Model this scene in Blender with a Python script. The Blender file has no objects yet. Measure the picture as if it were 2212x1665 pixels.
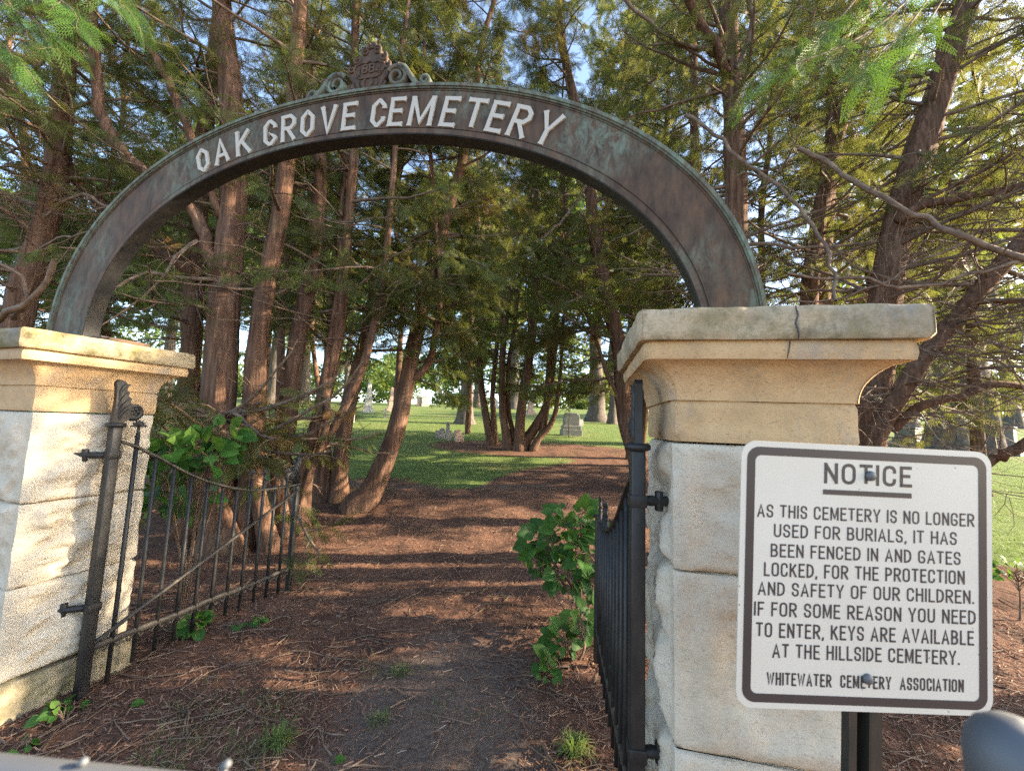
import bpy, math, random
import numpy as np
from mathutils import Vector, Matrix
random.seed(7)
rng = np.random.default_rng(11)
R = math.radians
C = bpy.context.scene.collection
# ------------------------------------------------------------------ camera, sky, sun, exposure
F, PIT, ROL, H = 843.2, .0969, .0343, 1.6          # focal length in 2212-wide pixels, pitch, roll, eye height
cam_d = bpy.data.cameras.new('camera'); cam = bpy.data.objects.new('camera', cam_d); C.objects.link(cam)
cam_d.sensor_fit = 'HORIZONTAL'; cam_d.sensor_width = 36; cam_d.lens = F/2212*36
cam_d.clip_start = .02; cam_d.clip_end = 1500
cam.location = (0, 0, H)
cam.rotation_euler = (Matrix.Rotation(math.pi/2+PIT, 3, 'X') @ Matrix.Rotation(ROL, 3, 'Z')).to_euler()
cam_d.dof.use_dof = True; cam_d.dof.focus_distance = 2.2; cam_d.dof.aperture_fstop = 4.6
bpy.context.scene.camera = cam
SUN_AZ, SUN_EL = R(86), R(22)                       # clockwise from straight ahead
w = bpy.data.worlds.new('World'); bpy.context.scene.world = w; w.use_nodes = True
nt = w.node_tree; bg = nt.nodes['Background']
sky = nt.nodes.new('ShaderNodeTexSky'); sky.sky_type = 'NISHITA'; sky.sun_disc = False
sky.sun_elevation = SUN_EL; sky.sun_rotation = SUN_AZ; sky.air_density = .8; sky.dust_density = 1.0; sky.ozone_density = .1
nt.links.new(sky.outputs[0], bg.inputs[0]); bg.inputs[1].default_value = .15
sl = bpy.data.lights.new('sun', 'SUN'); sl.energy = 5.0; sl.angle = R(.5); sl.color = (1, .82, .60)
so = bpy.data.objects.new('sun', sl); C.objects.link(so)
sd = Vector((math.sin(SUN_AZ)*math.cos(SUN_EL), math.cos(SUN_AZ)*math.cos(SUN_EL), math.sin(SUN_EL)))
so.rotation_euler = sd.to_track_quat('Z', 'Y').to_euler(); so.location = (20, 8, 20)
vs = bpy.context.scene.view_settings
vs.view_transform = 'Standard'; vs.look = 'None'; vs.exposure = 2.2; vs.gamma = 1
cy = bpy.context.scene.cycles
cy.max_bounces = 8; cy.diffuse_bounces = 4; cy.transmission_bounces = 4; cy.transparent_max_bounces = 4; cy.volume_bounces = 0
try:
    cy.use_denoising = False; cy.use_adaptive_sampling = False; cy.caustics_reflective = False; cy.caustics_refractive = False; cy.denoiser = 'OPENIMAGEDENOISE'; cy.denoising_input_passes = 'RGB_ALBEDO_NORMAL'; cy.denoising_prefilter = 'ACCURATE'; cy.sample_clamp_indirect = 4.0
except Exception: pass

# ------------------------------------------------------------------ placing helpers: a direction of sight into a point at a real distance
_cp, _sp, _cr, _sr = math.cos(PIT), math.sin(PIT), math.cos(ROL), math.sin(ROL)
def at(px, py, Y):
    uu = (px-1106)/F; vv = -(py-832.5)/F
    u = uu*_cr-vv*_sr; v = uu*_sr+vv*_cr
    d = np.array([u, _cp-v*_sp, _sp+v*_cp])
    return np.array([0, 0, H])+d*(Y/d[1])
_GY = [-20, 0, 3, 4.5, 6, 8, 10, 12, 16, 20, 30, 45, 60, 80, 120, 400]
_GZ = [0, 0, 0, .10, .27, .5, .72, .95, 1.22, 1.45, 2.2, 3.3, 4.1, 4.3, 4.3, 4.0]
def gz(y): return np.interp(y, _GY, _GZ)
def ghit(px, py):
    ys = np.geomspace(.5, 150, 5000)
    r = at(px, py, 1.0)-np.array([0, 0, H])
    z = H+r[2]*ys
    i = int(np.argmax(z < gz(ys)))
    return np.array([r[0]*ys[i], ys[i], gz(ys[i])])

# ------------------------------------------------------------------ numpy noise
def _hash(ix, iy, iz, s):
    s = int(s*10)
    h = (ix*374761393+iy*668265263+iz*2147483647+s*1274126177) & 0xffffffff
    h = ((h ^ (h >> 13))*1274126177) & 0xffffffff
    return ((h ^ (h >> 16)) & 0xffff)/65535.
def vnoise(P, scale=1., seed=0):
    P = np.asarray(P, float)*scale; I = np.floor(P).astype(np.int64); f = P-I; f = f*f*(3-2*f)
    o = 0
    for dx in (0, 1):
        for dy in (0, 1):
            for dz in (0, 1):
                wgt = (f[..., 0] if dx else 1-f[..., 0])*(f[..., 1] if dy else 1-f[..., 1])*(f[..., 2] if dz else 1-f[..., 2])
                o = o+wgt*_hash(I[..., 0]+dx, I[..., 1]+dy, I[..., 2]+dz, seed)
    return o*2-1
def fbm(P, scale=1., oct=4, seed=0, gain=.5):
    a, o = 1., 0
    for k in range(oct):
        o = o+a*vnoise(P, scale*2**k, seed+k*17); a *= gain
    return o

# ------------------------------------------------------------------ mesh helpers
class MB:
    def __init__(s): s.v = []; s.f = []; s.n = 0
    def add(s, V, Fc):
        V = np.asarray(V, float).reshape(-1, 3); s.v.append(V)
        s.f += [tuple(int(i)+s.n for i in f) for f in Fc]; s.n += len(V); return s
    def box(s, x0, x1, y0, y1, z0, z1):
        V = [(x, y, z) for z in (z0, z1) for y in (y0, y1) for x in (x0, x1)]
        return s.add(V, [(0, 2, 3, 1), (4, 5, 7, 6), (0, 1, 5, 4), (2, 6, 7, 3), (0, 4, 6, 2), (1, 3, 7, 5)])
    def tube(s, path, rad, n=8, cap=True, ridge=0, seed=0, flat=1.0, foot=0.):
        P = np.asarray(path, float); m = len(P); rad = np.broadcast_to(np.asarray(rad, float), (m,))
        T = np.gradient(P, axis=0); T /= np.linalg.norm(T, axis=1)[:, None]+1e-9
        ref = np.array([1., 0, 0]) if abs(T[0][0]) < .8 else np.array([0, 1., 0])
        N = np.zeros_like(P); a = ref-T[0]*ref.dot(T[0]); N[0] = a/np.linalg.norm(a)
        for i in range(1, m):
            a = N[i-1]-T[i]*N[i-1].dot(T[i]); N[i] = a/(np.linalg.norm(a)+1e-9)
        B = np.cross(T, N)
        th = np.linspace(0, 2*math.pi, n, endpoint=False)
        rr = np.ones((m, n))
        V = P[:, None, :]+(N[:, None, :]*np.cos(th)[None, :, None]+B[:, None, :]*np.sin(th)[None, :, None]*flat)*rad[:, None, None]
        if ridge:
            dirs = V-P[:, None, :]
            q_ = np.stack([np.cos(th)[None]+0*rad[:, None]+seed, np.sin(th)[None]+0*rad[:, None], P[:, 2:3]*.5+0*th[None]], -1)
            amp = ridge*(.45*fbm(q_*np.array([1, 1, 1.6]), 1.6, 2, seed)+.75*fbm(q_*np.array([1, 1, .6]), 5.5, 3, seed+2))
            hh = (P[:, 2:3]-P[:, 2].min()); amp = amp+foot*np.exp(-hh/.22)*(.35+.65*np.sin(th[None]*5+seed*2.1+1.2*np.sin(hh*6)))
            V = P[:, None, :]+dirs*(1+amp)[:, :, None]
        V = V.reshape(-1, 3); Fc = []
        for i in range(m-1):
            for j in range(n):
                k = (j+1) % n; Fc.append((i*n+j, i*n+k, (i+1)*n+k, (i+1)*n+j))
        if cap: Fc.append(tuple(range(n-1, -1, -1))); Fc.append(tuple((m-1)*n+j for j in range(n)))
        return s.add(V, Fc)
    def prism(s, poly, y0, y1):          # outline in x,z given counter-clockwise seen from -y, extruded along y
        n = len(poly); V = [(p[0], y0, p[1]) for p in poly]+[(p[0], y1, p[1]) for p in poly]
        Fc = [tuple(range(n)), tuple(range(2*n-1, n-1, -1))]+[(j, j+n, (j+1) % n+n, (j+1) % n) for j in range(n)]
        return s.add(V, Fc)
    def lathe(s, prof, c=(0, 0, 0), n=16):
        m = len(prof); V = []
        for r, z in prof:
            for j in range(n):
                a = 2*math.pi*j/n; V.append((c[0]+r*math.cos(a), c[1]+r*math.sin(a), c[2]+z))
        Fc = [(i*n+j, i*n+(j+1) % n, (i+1)*n+(j+1) % n, (i+1)*n+j) for i in range(m-1) for j in range(n)]
        Fc += [tuple(range(n-1, -1, -1)), tuple((m-1)*n+j for j in range(n))]
        return s.add(V, Fc)
    def sphere(s, c, r, n=10, sc=(1, 1, 1)):
        prof = [(r*math.sin(math.pi*i/n)+1e-5, -r*math.cos(math.pi*i/n)) for i in range(n+1)]
        b = MB().lathe(prof, (0, 0, 0), n*2); V = np.vstack(b.v)*np.array(sc)+np.array(c)
        return s.add(V, b.f)
    def build(s, name, mat, parent=None, smooth=True, loc=None, bevel=0, mw=None):
        me = bpy.data.meshes.new(name); V = np.vstack(s.v) if s.v else np.zeros((0, 3))
        me.from_pydata(V.tolist(), [], s.f); me.update()
        me.materials.append(mat)
        if smooth: me.shade_smooth()
        o = bpy.data.objects.new(name, me); C.objects.link(o)
        if parent: o.parent = parent
        if loc is not None: o.location = loc
        if mw is not None: o.matrix_local = mw
        if bevel:
            m = o.modifiers.new('bevel', 'BEVEL'); m.width = bevel; m.segments = 2; m.limit_method = 'ANGLE'; m.angle_limit = R(40)
        return o
def autosmooth(o, ang=40):
    me = o.data
    try: me.set_sharp_from_angle(angle=R(ang))
    except Exception: pass
    return o
def fast_mesh(name, V, k, mat, parent=None, tint=None, smooth=False, kidx=None):
    """V: (N*k,3) points, every k consecutive points one face (or kidx: explicit (M,k) indices)"""
    V = np.ascontiguousarray(V, np.float32); n = len(V)
    idx = np.arange(n, dtype=np.int32) if kidx is None else np.ascontiguousarray(kidx, np.int32).ravel()
    m = len(idx)//k
    me = bpy.data.meshes.new(name); me.vertices.add(n); me.vertices.foreach_set('co', V.ravel())
    me.loops.add(m*k); me.loops.foreach_set('vertex_index', idx)
    me.polygons.add(m); me.polygons.foreach_set('loop_start', np.arange(0, m*k, k, dtype=np.int32))
    try: me.polygons.foreach_set('loop_total', np.full(m, k, dtype=np.int32))
    except Exception: pass
    me.update(calc_edges=True)
    if tint is not None:
        a = me.attributes.new('tint', 'FLOAT', 'POINT'); a.data.foreach_set('value', np.ascontiguousarray(tint, np.float32))
    me.materials.append(mat)
    me.polygons.foreach_set('use_smooth', np.full(m, bool(smooth), dtype=bool))
    o = bpy.data.objects.new(name, me); C.objects.link(o)
    if parent: o.parent = parent
    return o
def tag(o, label=None, cat=None, group=None, kind=None):
    if label: o['label'] = label
    if cat: o['category'] = cat
    if group: o['group'] = group
    if kind: o['kind'] = kind
    return o
def thing(name, label, cat, loc=(0, 0, 0), rz=0, group=None):
    o = bpy.data.objects.new(name, None); C.objects.link(o); o.empty_display_size = .2
    o.location = loc; o.rotation_euler = (0, 0, rz)
    return tag(o, label, cat, group)
def smooth_path(pts, n):
    P = np.asarray(pts, float); m = len(P)
    if m < 3:
        t = np.linspace(0, 1, n)[:, None]; return P[0]*(1-t)+P[-1]*t
    E = np.vstack([2*P[0]-P[1], P, 2*P[-1]-P[-2]]); out = []
    for u in np.linspace(0, m-1-1e-6, n):
        i = int(u); t = u-i; a, b, c, d = E[i], E[i+1], E[i+2], E[i+3]
        out.append(.5*(2*b+(c-a)*t+(2*a-5*b+4*c-d)*t*t+(3*b-a-3*c+d)*t**3))
    return np.array(out)

# ------------------------------------------------------------------ materials
class N:
    def __init__(s, name):
        s.m = bpy.data.materials.new(name); s.m.use_nodes = True; s.t = s.m.node_tree
        s.b = s.t.nodes['Principled BSDF']; s.tc = s.t.nodes.new('ShaderNodeTexCoord')
    def n(s, typ, **kw):
        x = s.t.nodes.new(typ)
        for k, v in kw.items(): setattr(x, k, v)
        return x
    def l(s, a, b): s.t.links.new(a, b)
    def map(s, sc=(1, 1, 1), src='Object'):
        m = s.n('ShaderNodeMapping'); m.inputs['Scale'].default_value = sc; s.l(s.tc.outputs[src], m.inputs[0]); return m.outputs[0]
    def noise(s, scale, det=5, rough=.6, vec=None, dist=0):
        x = s.n('ShaderNodeTexNoise'); x.inputs['Scale'].default_value = scale; x.inputs['Detail'].default_value = det
        x.inputs['Roughness'].default_value = rough; x.inputs['Distortion'].default_value = dist
        s.l(vec if vec is not None else s.tc.outputs['Object'], x.inputs['Vector']); return x.outputs[0]
    def ramp(s, fac, stops, interp='LINEAR'):
        x = s.n('ShaderNodeValToRGB'); cr = x.color_ramp; cr.interpolation = interp
        while len(cr.elements) < len(stops): cr.elements.new(.5)
        for e, (p, c) in zip(cr.elements, stops):
            e.position = p; e.color = (*c, 1) if len(c) == 3 else c
        s.l(fac, x.inputs[0]); return x.outputs[0]
    def mask(s, fac, a, b):
        x = s.n('ShaderNodeMapRange'); x.inputs[1].default_value = a; x.inputs[2].default_value = b; s.l(fac, x.inputs[0]); return x.outputs[0]
    def mix(s, fac, a, b, typ='MIX'):
        x = s.n('ShaderNodeMix', data_type='RGBA', blend_type=typ)
        if isinstance(fac, (int, float)): x.inputs[0].default_value = fac
        else: s.l(fac, x.inputs[0])
        for k, v in ((6, a), (7, b)):
            if isinstance(v, tuple): x.inputs[k].default_value = (*v, 1)
            else: s.l(v, x.inputs[k])
        return x.outputs[2]
    def math(s, op, a, b=0.):
        x = s.n('ShaderNodeMath', operation=op)
        for k, v in ((0, a), (1, b)):
            if isinstance(v, (int, float)): x.inputs[k].default_value = v
            else: s.l(v, x.inputs[k])
        return x.outputs[0]
    def attr(s, nm):
        x = s.n('ShaderNodeAttribute'); x.attribute_name = nm; return x.outputs['Fac']
    def xyz(s, src='Object'):
        x = s.n('ShaderNodeSeparateXYZ'); s.l(s.tc.outputs[src], x.inputs[0]); return x.outputs
    def bump(s, h, st=.3, d=.02):
        x = s.n('ShaderNodeBump'); x.inputs['Strength'].default_value = st; x.inputs['Distance'].default_value = d
        s.l(h, x.inputs['Height']); s.l(x.outputs[0], s.b.inputs['Normal']); return x
    def fin(s, col, rough=.8, metal=0, spec=None):
        if isinstance(col, tuple): s.b.inputs['Base Color'].default_value = (*col, 1)
        else: s.l(col, s.b.inputs['Base Color'])
        if isinstance(rough, (int, float)): s.b.inputs['Roughness'].default_value = rough
        else: s.l(rough, s.b.inputs['Roughness'])
        s.b.inputs['Metallic'].default_value = metal
        if spec is not None: s.b.inputs['Specular IOR Level'].default_value = spec
        return s.m
def m_stone(name, base, dark, warm, moss, streak=True):
    a = N(name)
    c = a.ramp(a.noise(5, 8, .7), [(.25, dark), (.5, base), (.75, warm)])
    c = a.mix(a.mask(a.noise(60, 4, .7, a.map((1, 1, 2.2))), .55, .72), c, tuple(x*.62 for x in base))
    c = a.mix(a.mask(a.noise(130, 2, .6), .68, .76), c, tuple(x*.4 for x in base))
    if streak:
        c = a.mix(a.math('MULTIPLY', a.mask(a.noise(3.1, 6, .75, a.map((1, 1, .55))), .53, .7), .75), c, tuple(x*.45 for x in (base[0], base[0], base[0]*.95)))
    if moss:
        c = a.mix(a.math('MULTIPLY', a.mask(a.noise(6, 8, .75), .47, .62), moss), c, (.125, .112, .035))
        c = a.mix(a.math('MULTIPLY', a.mask(a.noise(9, 8, .8, a.map((1.3, 1, 1))), .52, .64), moss*.9), c, (.055, .05, .03))
    h = a.math('ADD', a.noise(22, 8, .7), a.math('MULTIPLY', a.noise(120, 4, .6), .35))
    a.bump(h, .55, .012)
    return a.fin(c, .9, 0, .25)
M_CAPR = m_stone('lichened_capstone', (.44, .355, .235), (.24, .20, .145), (.55, .45, .31), .5)
M_CAP = m_stone('mossy_capstone', (.36, .29, .18), (.19, .165, .12), (.45, .37, .24), .85)
M_CORN = m_stone('buff_sandstone', (.52, .355, .19), (.36, .25, .14), (.60, .43, .25), 0)
M_LIME = m_stone('grey_limestone', (.54, .475, .365), (.43, .375, .285), (.62, .55, .435), 0, False)
M_BASE = m_stone('stained_base_stone', (.33, .28, .19), (.17, .14, .09), (.45, .37, .22), .6)
def m_bronze(name, green):
    a = N(name)
    st = a.map((3.0, 1, 1.0))
    c = a.ramp(a.noise(7, 8, .75, st), [(.25, (.030, .021, .016)), (.48, (.078, .053, .037)), (.7, (.145, .085, .052))])
    pm = a.math('MULTIPLY', a.mask(a.noise(1.7, 3, .5), .58-green*.5, .75-green*.4), a.mask(a.noise(24, 9, .85, a.map((1, 1, .45)), .6), .46-green*.10, .62))
    c = a.mix(a.math('MULTIPLY', pm, .85), c, (.19, .27, .21))
    c = a.mix(a.mask(a.noise(38, 4, .8, a.map((3.5, 1, .7))), .6, .72), c, (.04, .034, .03))
    a.bump(a.noise(45, 6, .7), .35, .004)
    return a.fin(c, .75, 0, .25)
M_BRZ = m_bronze('weathered_bronze', .20); M_RIM = m_bronze('verdigris_bronze', .72); M_CREST = m_bronze('rusty_bronze', .22)
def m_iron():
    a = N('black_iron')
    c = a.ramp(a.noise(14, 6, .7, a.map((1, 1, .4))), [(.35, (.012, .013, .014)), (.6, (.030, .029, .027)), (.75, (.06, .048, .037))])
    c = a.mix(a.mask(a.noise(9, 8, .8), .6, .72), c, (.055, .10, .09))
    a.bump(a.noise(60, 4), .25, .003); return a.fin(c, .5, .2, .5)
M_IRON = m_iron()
def m_railiron():
    a = N('worn_brown_iron')
    c = a.ramp(a.noise(16, 6, .7), [(.3, (.025, .024, .022)), (.55, (.062, .052, .040)), (.75, (.16, .13, .10))])
    a.bump(a.noise(40, 5), .4, .004); return a.fin(c, .6, .1)
M_IRONW = m_railiron()
def m_paint():
    a = N('worn_white_paint')
    c = a.mix(a.mask(a.noise(40, 8, .8), .60, .68), (.46, .43, .365), (.18, .14, .10)); return a.fin(c, .6)
M_WHITE = m_paint()
def m_sign():
    a = N('sign_white'); c = a.mix(a.mask(a.noise(3, 5, .6), .35, .75), (.60, .58, .505), (.54, .515, .44))
    c = a.mix(a.mask(a.noise(70, 2, .5), .735, .76), c, (.2, .18, .14)); return a.fin(c, .42, 0, .45)
M_SIGN = m_sign()
def m_signblk():
    a = N('sign_black'); c = a.mix(a.noise(5), (.030, .026, .027), (.055, .046, .044)); return a.fin(c, .45)
M_BLK = m_signblk()
def m_post():
    a = N('painted_steel_post'); c = a.ramp(a.noise(30, 5, .7, a.map((1, 1, .25))), [(.35, (.022, .030, .024)), (.58, (.045, .038, .030)), (.8, (.10, .075, .055))])
    return a.fin(c, .45, .2)
M_POST = m_post()
def m_zinc():
    a = N('galvanised_steel'); c = a.mix(a.noise(9, 4), (.085, .092, .10), (.14, .148, .155)); return a.fin(c, .6, .35)
M_ZINC = m_zinc()
def m_bark(name, dk, md, lt, sc=1.):
    a = N(name)
    v = a.map((1, 1, .09))
    n1 = a.noise(26*sc, 7, .7, v, .4)
    c = a.ramp(n1, [(.30, dk), (.5, md), (.68, lt)])
    c = a.mix(a.math('MULTIPLY', a.mask(a.noise(1.6, 5, .6), .45, .75), .35), c, (.15, .12, .095))
    c = a.mix(a.math('MULTIPLY', a.mask(a.noise(2.3, 6, .7), .58, .75), .5), c, (.06, .07, .035))
    a.bump(n1, .9, .03); return a.fin(c, .92, 0, .15)
M_CEDAR = m_bark('cedar_bark', (.040, .024, .016), (.128, .070, .044), (.245, .146, .094))
M_OAK = m_bark('oak_bark', (.035, .030, .026), (.12, .10, .085), (.22, .19, .165), .6)
def m_twig():
    a = N('dead_twig'); c = a.ramp(a.noise(12, 4), [(.3, (.075, .048, .032)), (.55, (.17, .115, .075)), (.75, (.27, .195, .135))]); return a.fin(c, .85)
M_TWIG = m_twig()
def m_leaf(name, stops, trans=.35, tcol=(.22, .30, .04), rough=.55):
    a = N(name)
    c = a.ramp(a.attr('tint'), stops)
    a.fin(c, rough, 0, .3)
    tr = a.n('ShaderNodeBsdfTranslucent'); a.l(a.mix(.6, c, tcol), tr.inputs[0])
    mx = a.n('ShaderNodeMixShader'); mx.inputs[0].default_value = trans
    a.l(a.b.outputs[0], mx.inputs[1]); a.l(tr.outputs[0], mx.inputs[2])
    a.l(mx.outputs[0], a.t.nodes['Material Output'].inputs[0]); return a.m
CED = [(0, (.20, .105, .042)), (.12, (.15, .10, .036)), (.22, (.095, .088, .030)), (.55, (.078, .100, .030)), (.82, (.105, .138, .036)), (1, (.18, .20, .05))]
M_FOL = m_leaf('cedar_foliage', CED, .48, (.26, .28, .05))
M_FOLD = m_leaf('dark_cedar_foliage', [(0, (.18, .10, .04)), (.12, (.12, .105, .036)), (.5, (.088, .108, .038)), (.85, (.12, .145, .042)), (1, (.18, .195, .05))], .5, (.24, .26, .06))
M_FOLN = m_leaf('bright_cedar_foliage', [(0, (.045, .075, .018)), (.5, (.05, .110, .020)), (1, (.075, .155, .028))], .35, (.18, .32, .04))
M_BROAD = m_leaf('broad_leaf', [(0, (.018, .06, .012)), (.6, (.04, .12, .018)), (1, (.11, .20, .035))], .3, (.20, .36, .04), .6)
M_OAKL = m_leaf('oak_leaf', [(0, (.05, .085, .02)), (.6, (.08, .13, .03)), (1, (.14, .18, .04))], .45, (.30, .36, .06))
M_GRASS = m_leaf('grass_blade', [(0, (.27, .22, .11)), (.12, (.20, .20, .075)), (.3, (.105, .155, .045)), (.8, (.145, .205, .06)), (1, (.22, .27, .09))], .3, (.25, .40, .05))
M_LITTER = m_leaf('cedar_litter', [(0, (.06, .033, .024)), (.45, (.215, .112, .070)), (.8, (.35, .21, .14)), (.95, (.42, .32, .23)), (1, (.52, .44, .32))], .06, (.2, .1, .05), .85)
def m_ground():
    a = N('ground_soil_and_lawn')
    g = a.attr('grass'); s = a.attr('soil')
    lit = a.ramp(a.noise(28, 8, .8), [(.3, (.055, .033, .026)), (.5, (.17, .092, .060)), (.7, (.28, .165, .11))])
    lit = a.mix(a.mask(a.noise(2.2, 5, .6), .45, .7), lit, (.075, .045, .033))
    soil = a.ramp(a.noise(40, 8, .75), [(.3, (.085, .062, .050)), (.5, (.155, .115, .09)), (.72, (.24, .185, .15))])
    gr = a.ramp(a.noise(3.0, 8, .75), [(.3, (.085, .125, .035)), (.5, (.125, .180, .05)), (.7, (.20, .24, .085))])
    gr = a.mix(a.mask(a.noise(45, 4, .8), .5, .75), gr, (.12, .14, .05))
    br = a.math('SUBTRACT', a.noise(5, 8, .75), .5)
    f1 = a.mask(a.math('ADD', s, a.math('MULTIPLY', br, 1.3)), .35, .65)
    f2 = a.mask(a.math('ADD', g, a.math('MULTIPLY', br, 1.5)), .4, .6)
    gr = a.mix(a.mask(a.noise(.55, 6, .7), .5, .72), gr, (.19, .19, .07)); c = a.mix(f1, lit, soil); c = a.mix(f2, c, gr)
    a.bump(a.math('ADD', a.noise(35, 8, .8), a.math('MULTIPLY', a.noise(5, 3), 1.5)), .8, .03)
    return a.fin(c, .95, 0, .1)
M_GROUND = m_ground()
def m_grave(name, b):
    a = N(name); c = a.mix(a.mask(a.noise(7, 7, .7), .4, .7), b, tuple(x*.6 for x in b)); c = a.mix(a.mask(a.noise(90, 2), .6, .7), c, tuple(x*.5 for x in b))
    a.bump(a.noise(30, 5), .3, .01); return a.fin(c, .8)
M_GRAN = m_grave('grey_granite', (.25, .25, .24)); M_MARB = m_grave('white_marble', (.55, .53, .48)); M_PINK = m_grave('pink_granite', (.42, .31, .25))

# ------------------------------------------------------------------ ground
def lawn(x, y):
    x = np.asarray(x, float); y = np.asarray(y, float)
    edge = 7.7+.35*np.sin(x*1.1)+.25*np.sin(x*2.7+1)
    edge = np.where(x > -.5, edge+(x+.5)*1.0, edge)               # the litter path runs on behind the right pillar
    edge = np.where(x > 4.2, np.maximum(12.4-(x-4.2)*4.6, 4.6), edge)
    edge = np.where(x < -3.3, 7.2+0*x, edge)
    g = np.clip((y-edge)/.7+.5, 0, 1)
    for (cx, cy_, rx, ry) in ((.6, 11.6, 2.9, 1.35), (3.4, 10.6, 2.0, 1.5), (-.8, 12.0, 1.5, .7)):
        d = np.sqrt(((x-cx)/rx)**2+((y-cy_)/ry)**2); g = np.minimum(g, np.clip((d-1)*2+.5, 0, 1))
    return g
def soilmask(x, y):
    x = np.asarray(x, float); y = np.asarray(y, float)
    c = -.35+.05*(y-2); d = np.abs(x-c)
    return np.clip(1.2-d/.75, 0, 1)*np.clip((3.3-y)/1.2+.3, 0, 1)+.55*np.clip(1-np.abs(y-7.4-.2*np.sin(x))/.6, 0, 1)*(x < .8)
xs = np.concatenate([-np.geomspace(70, 6.2, 40), np.linspace(-6, 5, 150), np.geomspace(5.2, 70, 40)])
ys = np.concatenate([np.linspace(-14, .3, 18), np.linspace(.4, 14, 200), np.geomspace(14.3, 400, 60)])
X, Y = np.meshgrid(xs, ys); Z = gz(Y)
near = np.clip(1-np.abs(Y-5)/9, 0, 1)
Z = Z+near*.022*fbm(np.stack([X, Y, 0*X], -1), 2.2, 4, 5)
gv = np.stack([X, Y, Z], -1).reshape(-1, 3); nx, ny = len(xs), len(ys)
ii = np.arange(nx*ny).reshape(ny, nx)
gq = np.stack([ii[:-1, :-1], ii[:-1, 1:], ii[1:, 1:], ii[1:, :-1]], -1).reshape(-1, 4)
ground = fast_mesh('ground', gv, 4, M_GROUND, smooth=True, kidx=gq); tag(ground, kind='structure')
for nm, fn in (('grass', lawn), ('soil', soilmask)):
    a = ground.data.attributes.new(nm, 'FLOAT', 'POINT'); a.data.foreach_set('value', np.ascontiguousarray(fn(gv[:, 0], gv[:, 1]), np.float32))
def gzf(x, y): 
    x = np.asarray(x, float); y = np.asarray(y, float)
    return gz(y)+np.clip(1-np.abs(y-5)/9, 0, 1)*.022*fbm(np.stack([x, y, 0*x], -1), 2.2, 4, 5)

# ------------------------------------------------------------------ gate pillars
def ring_box(mb, levels, sx, sy, div=0):
    """levels: (inset, z); square rings lofted; sx, sy outer half sizes"""
    V = []; 
    for ins, z in levels:
        V += [(-sx+ins, -sy+ins, z), (sx-ins, -sy+ins, z), (sx-ins, sy-ins, z), (-sx+ins, sy-ins, z)]
    Fc = []
    for i in range(len(levels)-1):
        for j in range(4):
            k = (j+1) % 4; Fc.append((i*4+j, i*4+k, i*4+4+k, i*4+4+j))
    Fc.append((3, 2, 1, 0)); m = (len(levels)-1)*4; Fc.append((m, m+1, m+2, m+3))
    mb.add(V, Fc)
def rock_block(mb, sx, sy, z0, z1, amp, seed, step=.013, margin=.045, face_amp=(1, 1, 1, 1)):
    """a quarried block: four faces (front -y, right +x, back +y, left -x), each pushed in and out except in a chiselled margin"""
    nz = max(3, int((z1-z0)/step)); 
    ring = []
    for fi, (a, b) in enumerate((((-sx, -sy), (sx, -sy)), ((sx, -sy), (sx, sy)), ((sx, sy), (-sx, sy)), ((-sx, sy), (-sx, -sy)))):
        L = math.hypot(b[0]-a[0], b[1]-a[1]); n = int(L/step)
        nrm = ((b[1]-a[1])/L, -(b[0]-a[0])/L)
        for i in range(n):
            t = i/n; ring.append((a[0]+(b[0]-a[0])*t, a[1]+(b[1]-a[1])*t, nrm[0], nrm[1], min(t, 1-t)*L, face_amp[fi]))
    ring = np.array(ring); m = len(ring)
    zz = np.linspace(z0, z1, nz+1)
    P = np.zeros((nz+1, m, 3)); P[..., 0] = ring[None, :, 0]; P[..., 1] = ring[None, :, 1]; P[..., 2] = zz[:, None]
    P0 = P+np.array([seed*3.1, 0, seed*1.7])
    big = fbm(P0, 3.2, 5, seed, .55); ridg = 1-np.abs(fbm(P0*np.array([1, 1, 1.6]), 4.0, 5, seed+5, .6))*1.7
    dz = np.minimum(zz-z0, z1-zz)[:, None]
    mk = np.clip((ring[None, :, 4]-margin)/.05, 0, 1)*np.clip(dz/.035, 0, 1)
    disp = amp*ring[None, :, 5]*(.12+.75*big+.45*ridg)*mk+.0035*fbm(P0, 14, 4, seed+9)
    edge = np.clip(dz/.010, 0, 1); disp = disp-(1-edge)*(.007+.006*vnoise(P0, 22, seed+12))
    cor = np.clip(ring[None, :, 4]/.02, 0, 1); disp = disp-(1-cor)*(.008+.014*np.clip(vnoise(P0, 9, seed+3), 0, 1)+.004*vnoise(P0, 30, seed+6))
    P[..., 0] += ring[None, :, 2]*disp; P[..., 1] += ring[None, :, 3]*disp
    Fc = [(i*m+j, i*m+(j+1) % m, (i+1)*m+(j+1) % m, (i+1)*m+j) for i in range(nz) for j in range(m)]
    Fc += [tuple(range(m-1, -1, -1)), tuple(nz*m+j for j in range(m))]
    mb.add(P.reshape(-1, 3), Fc)
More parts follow.
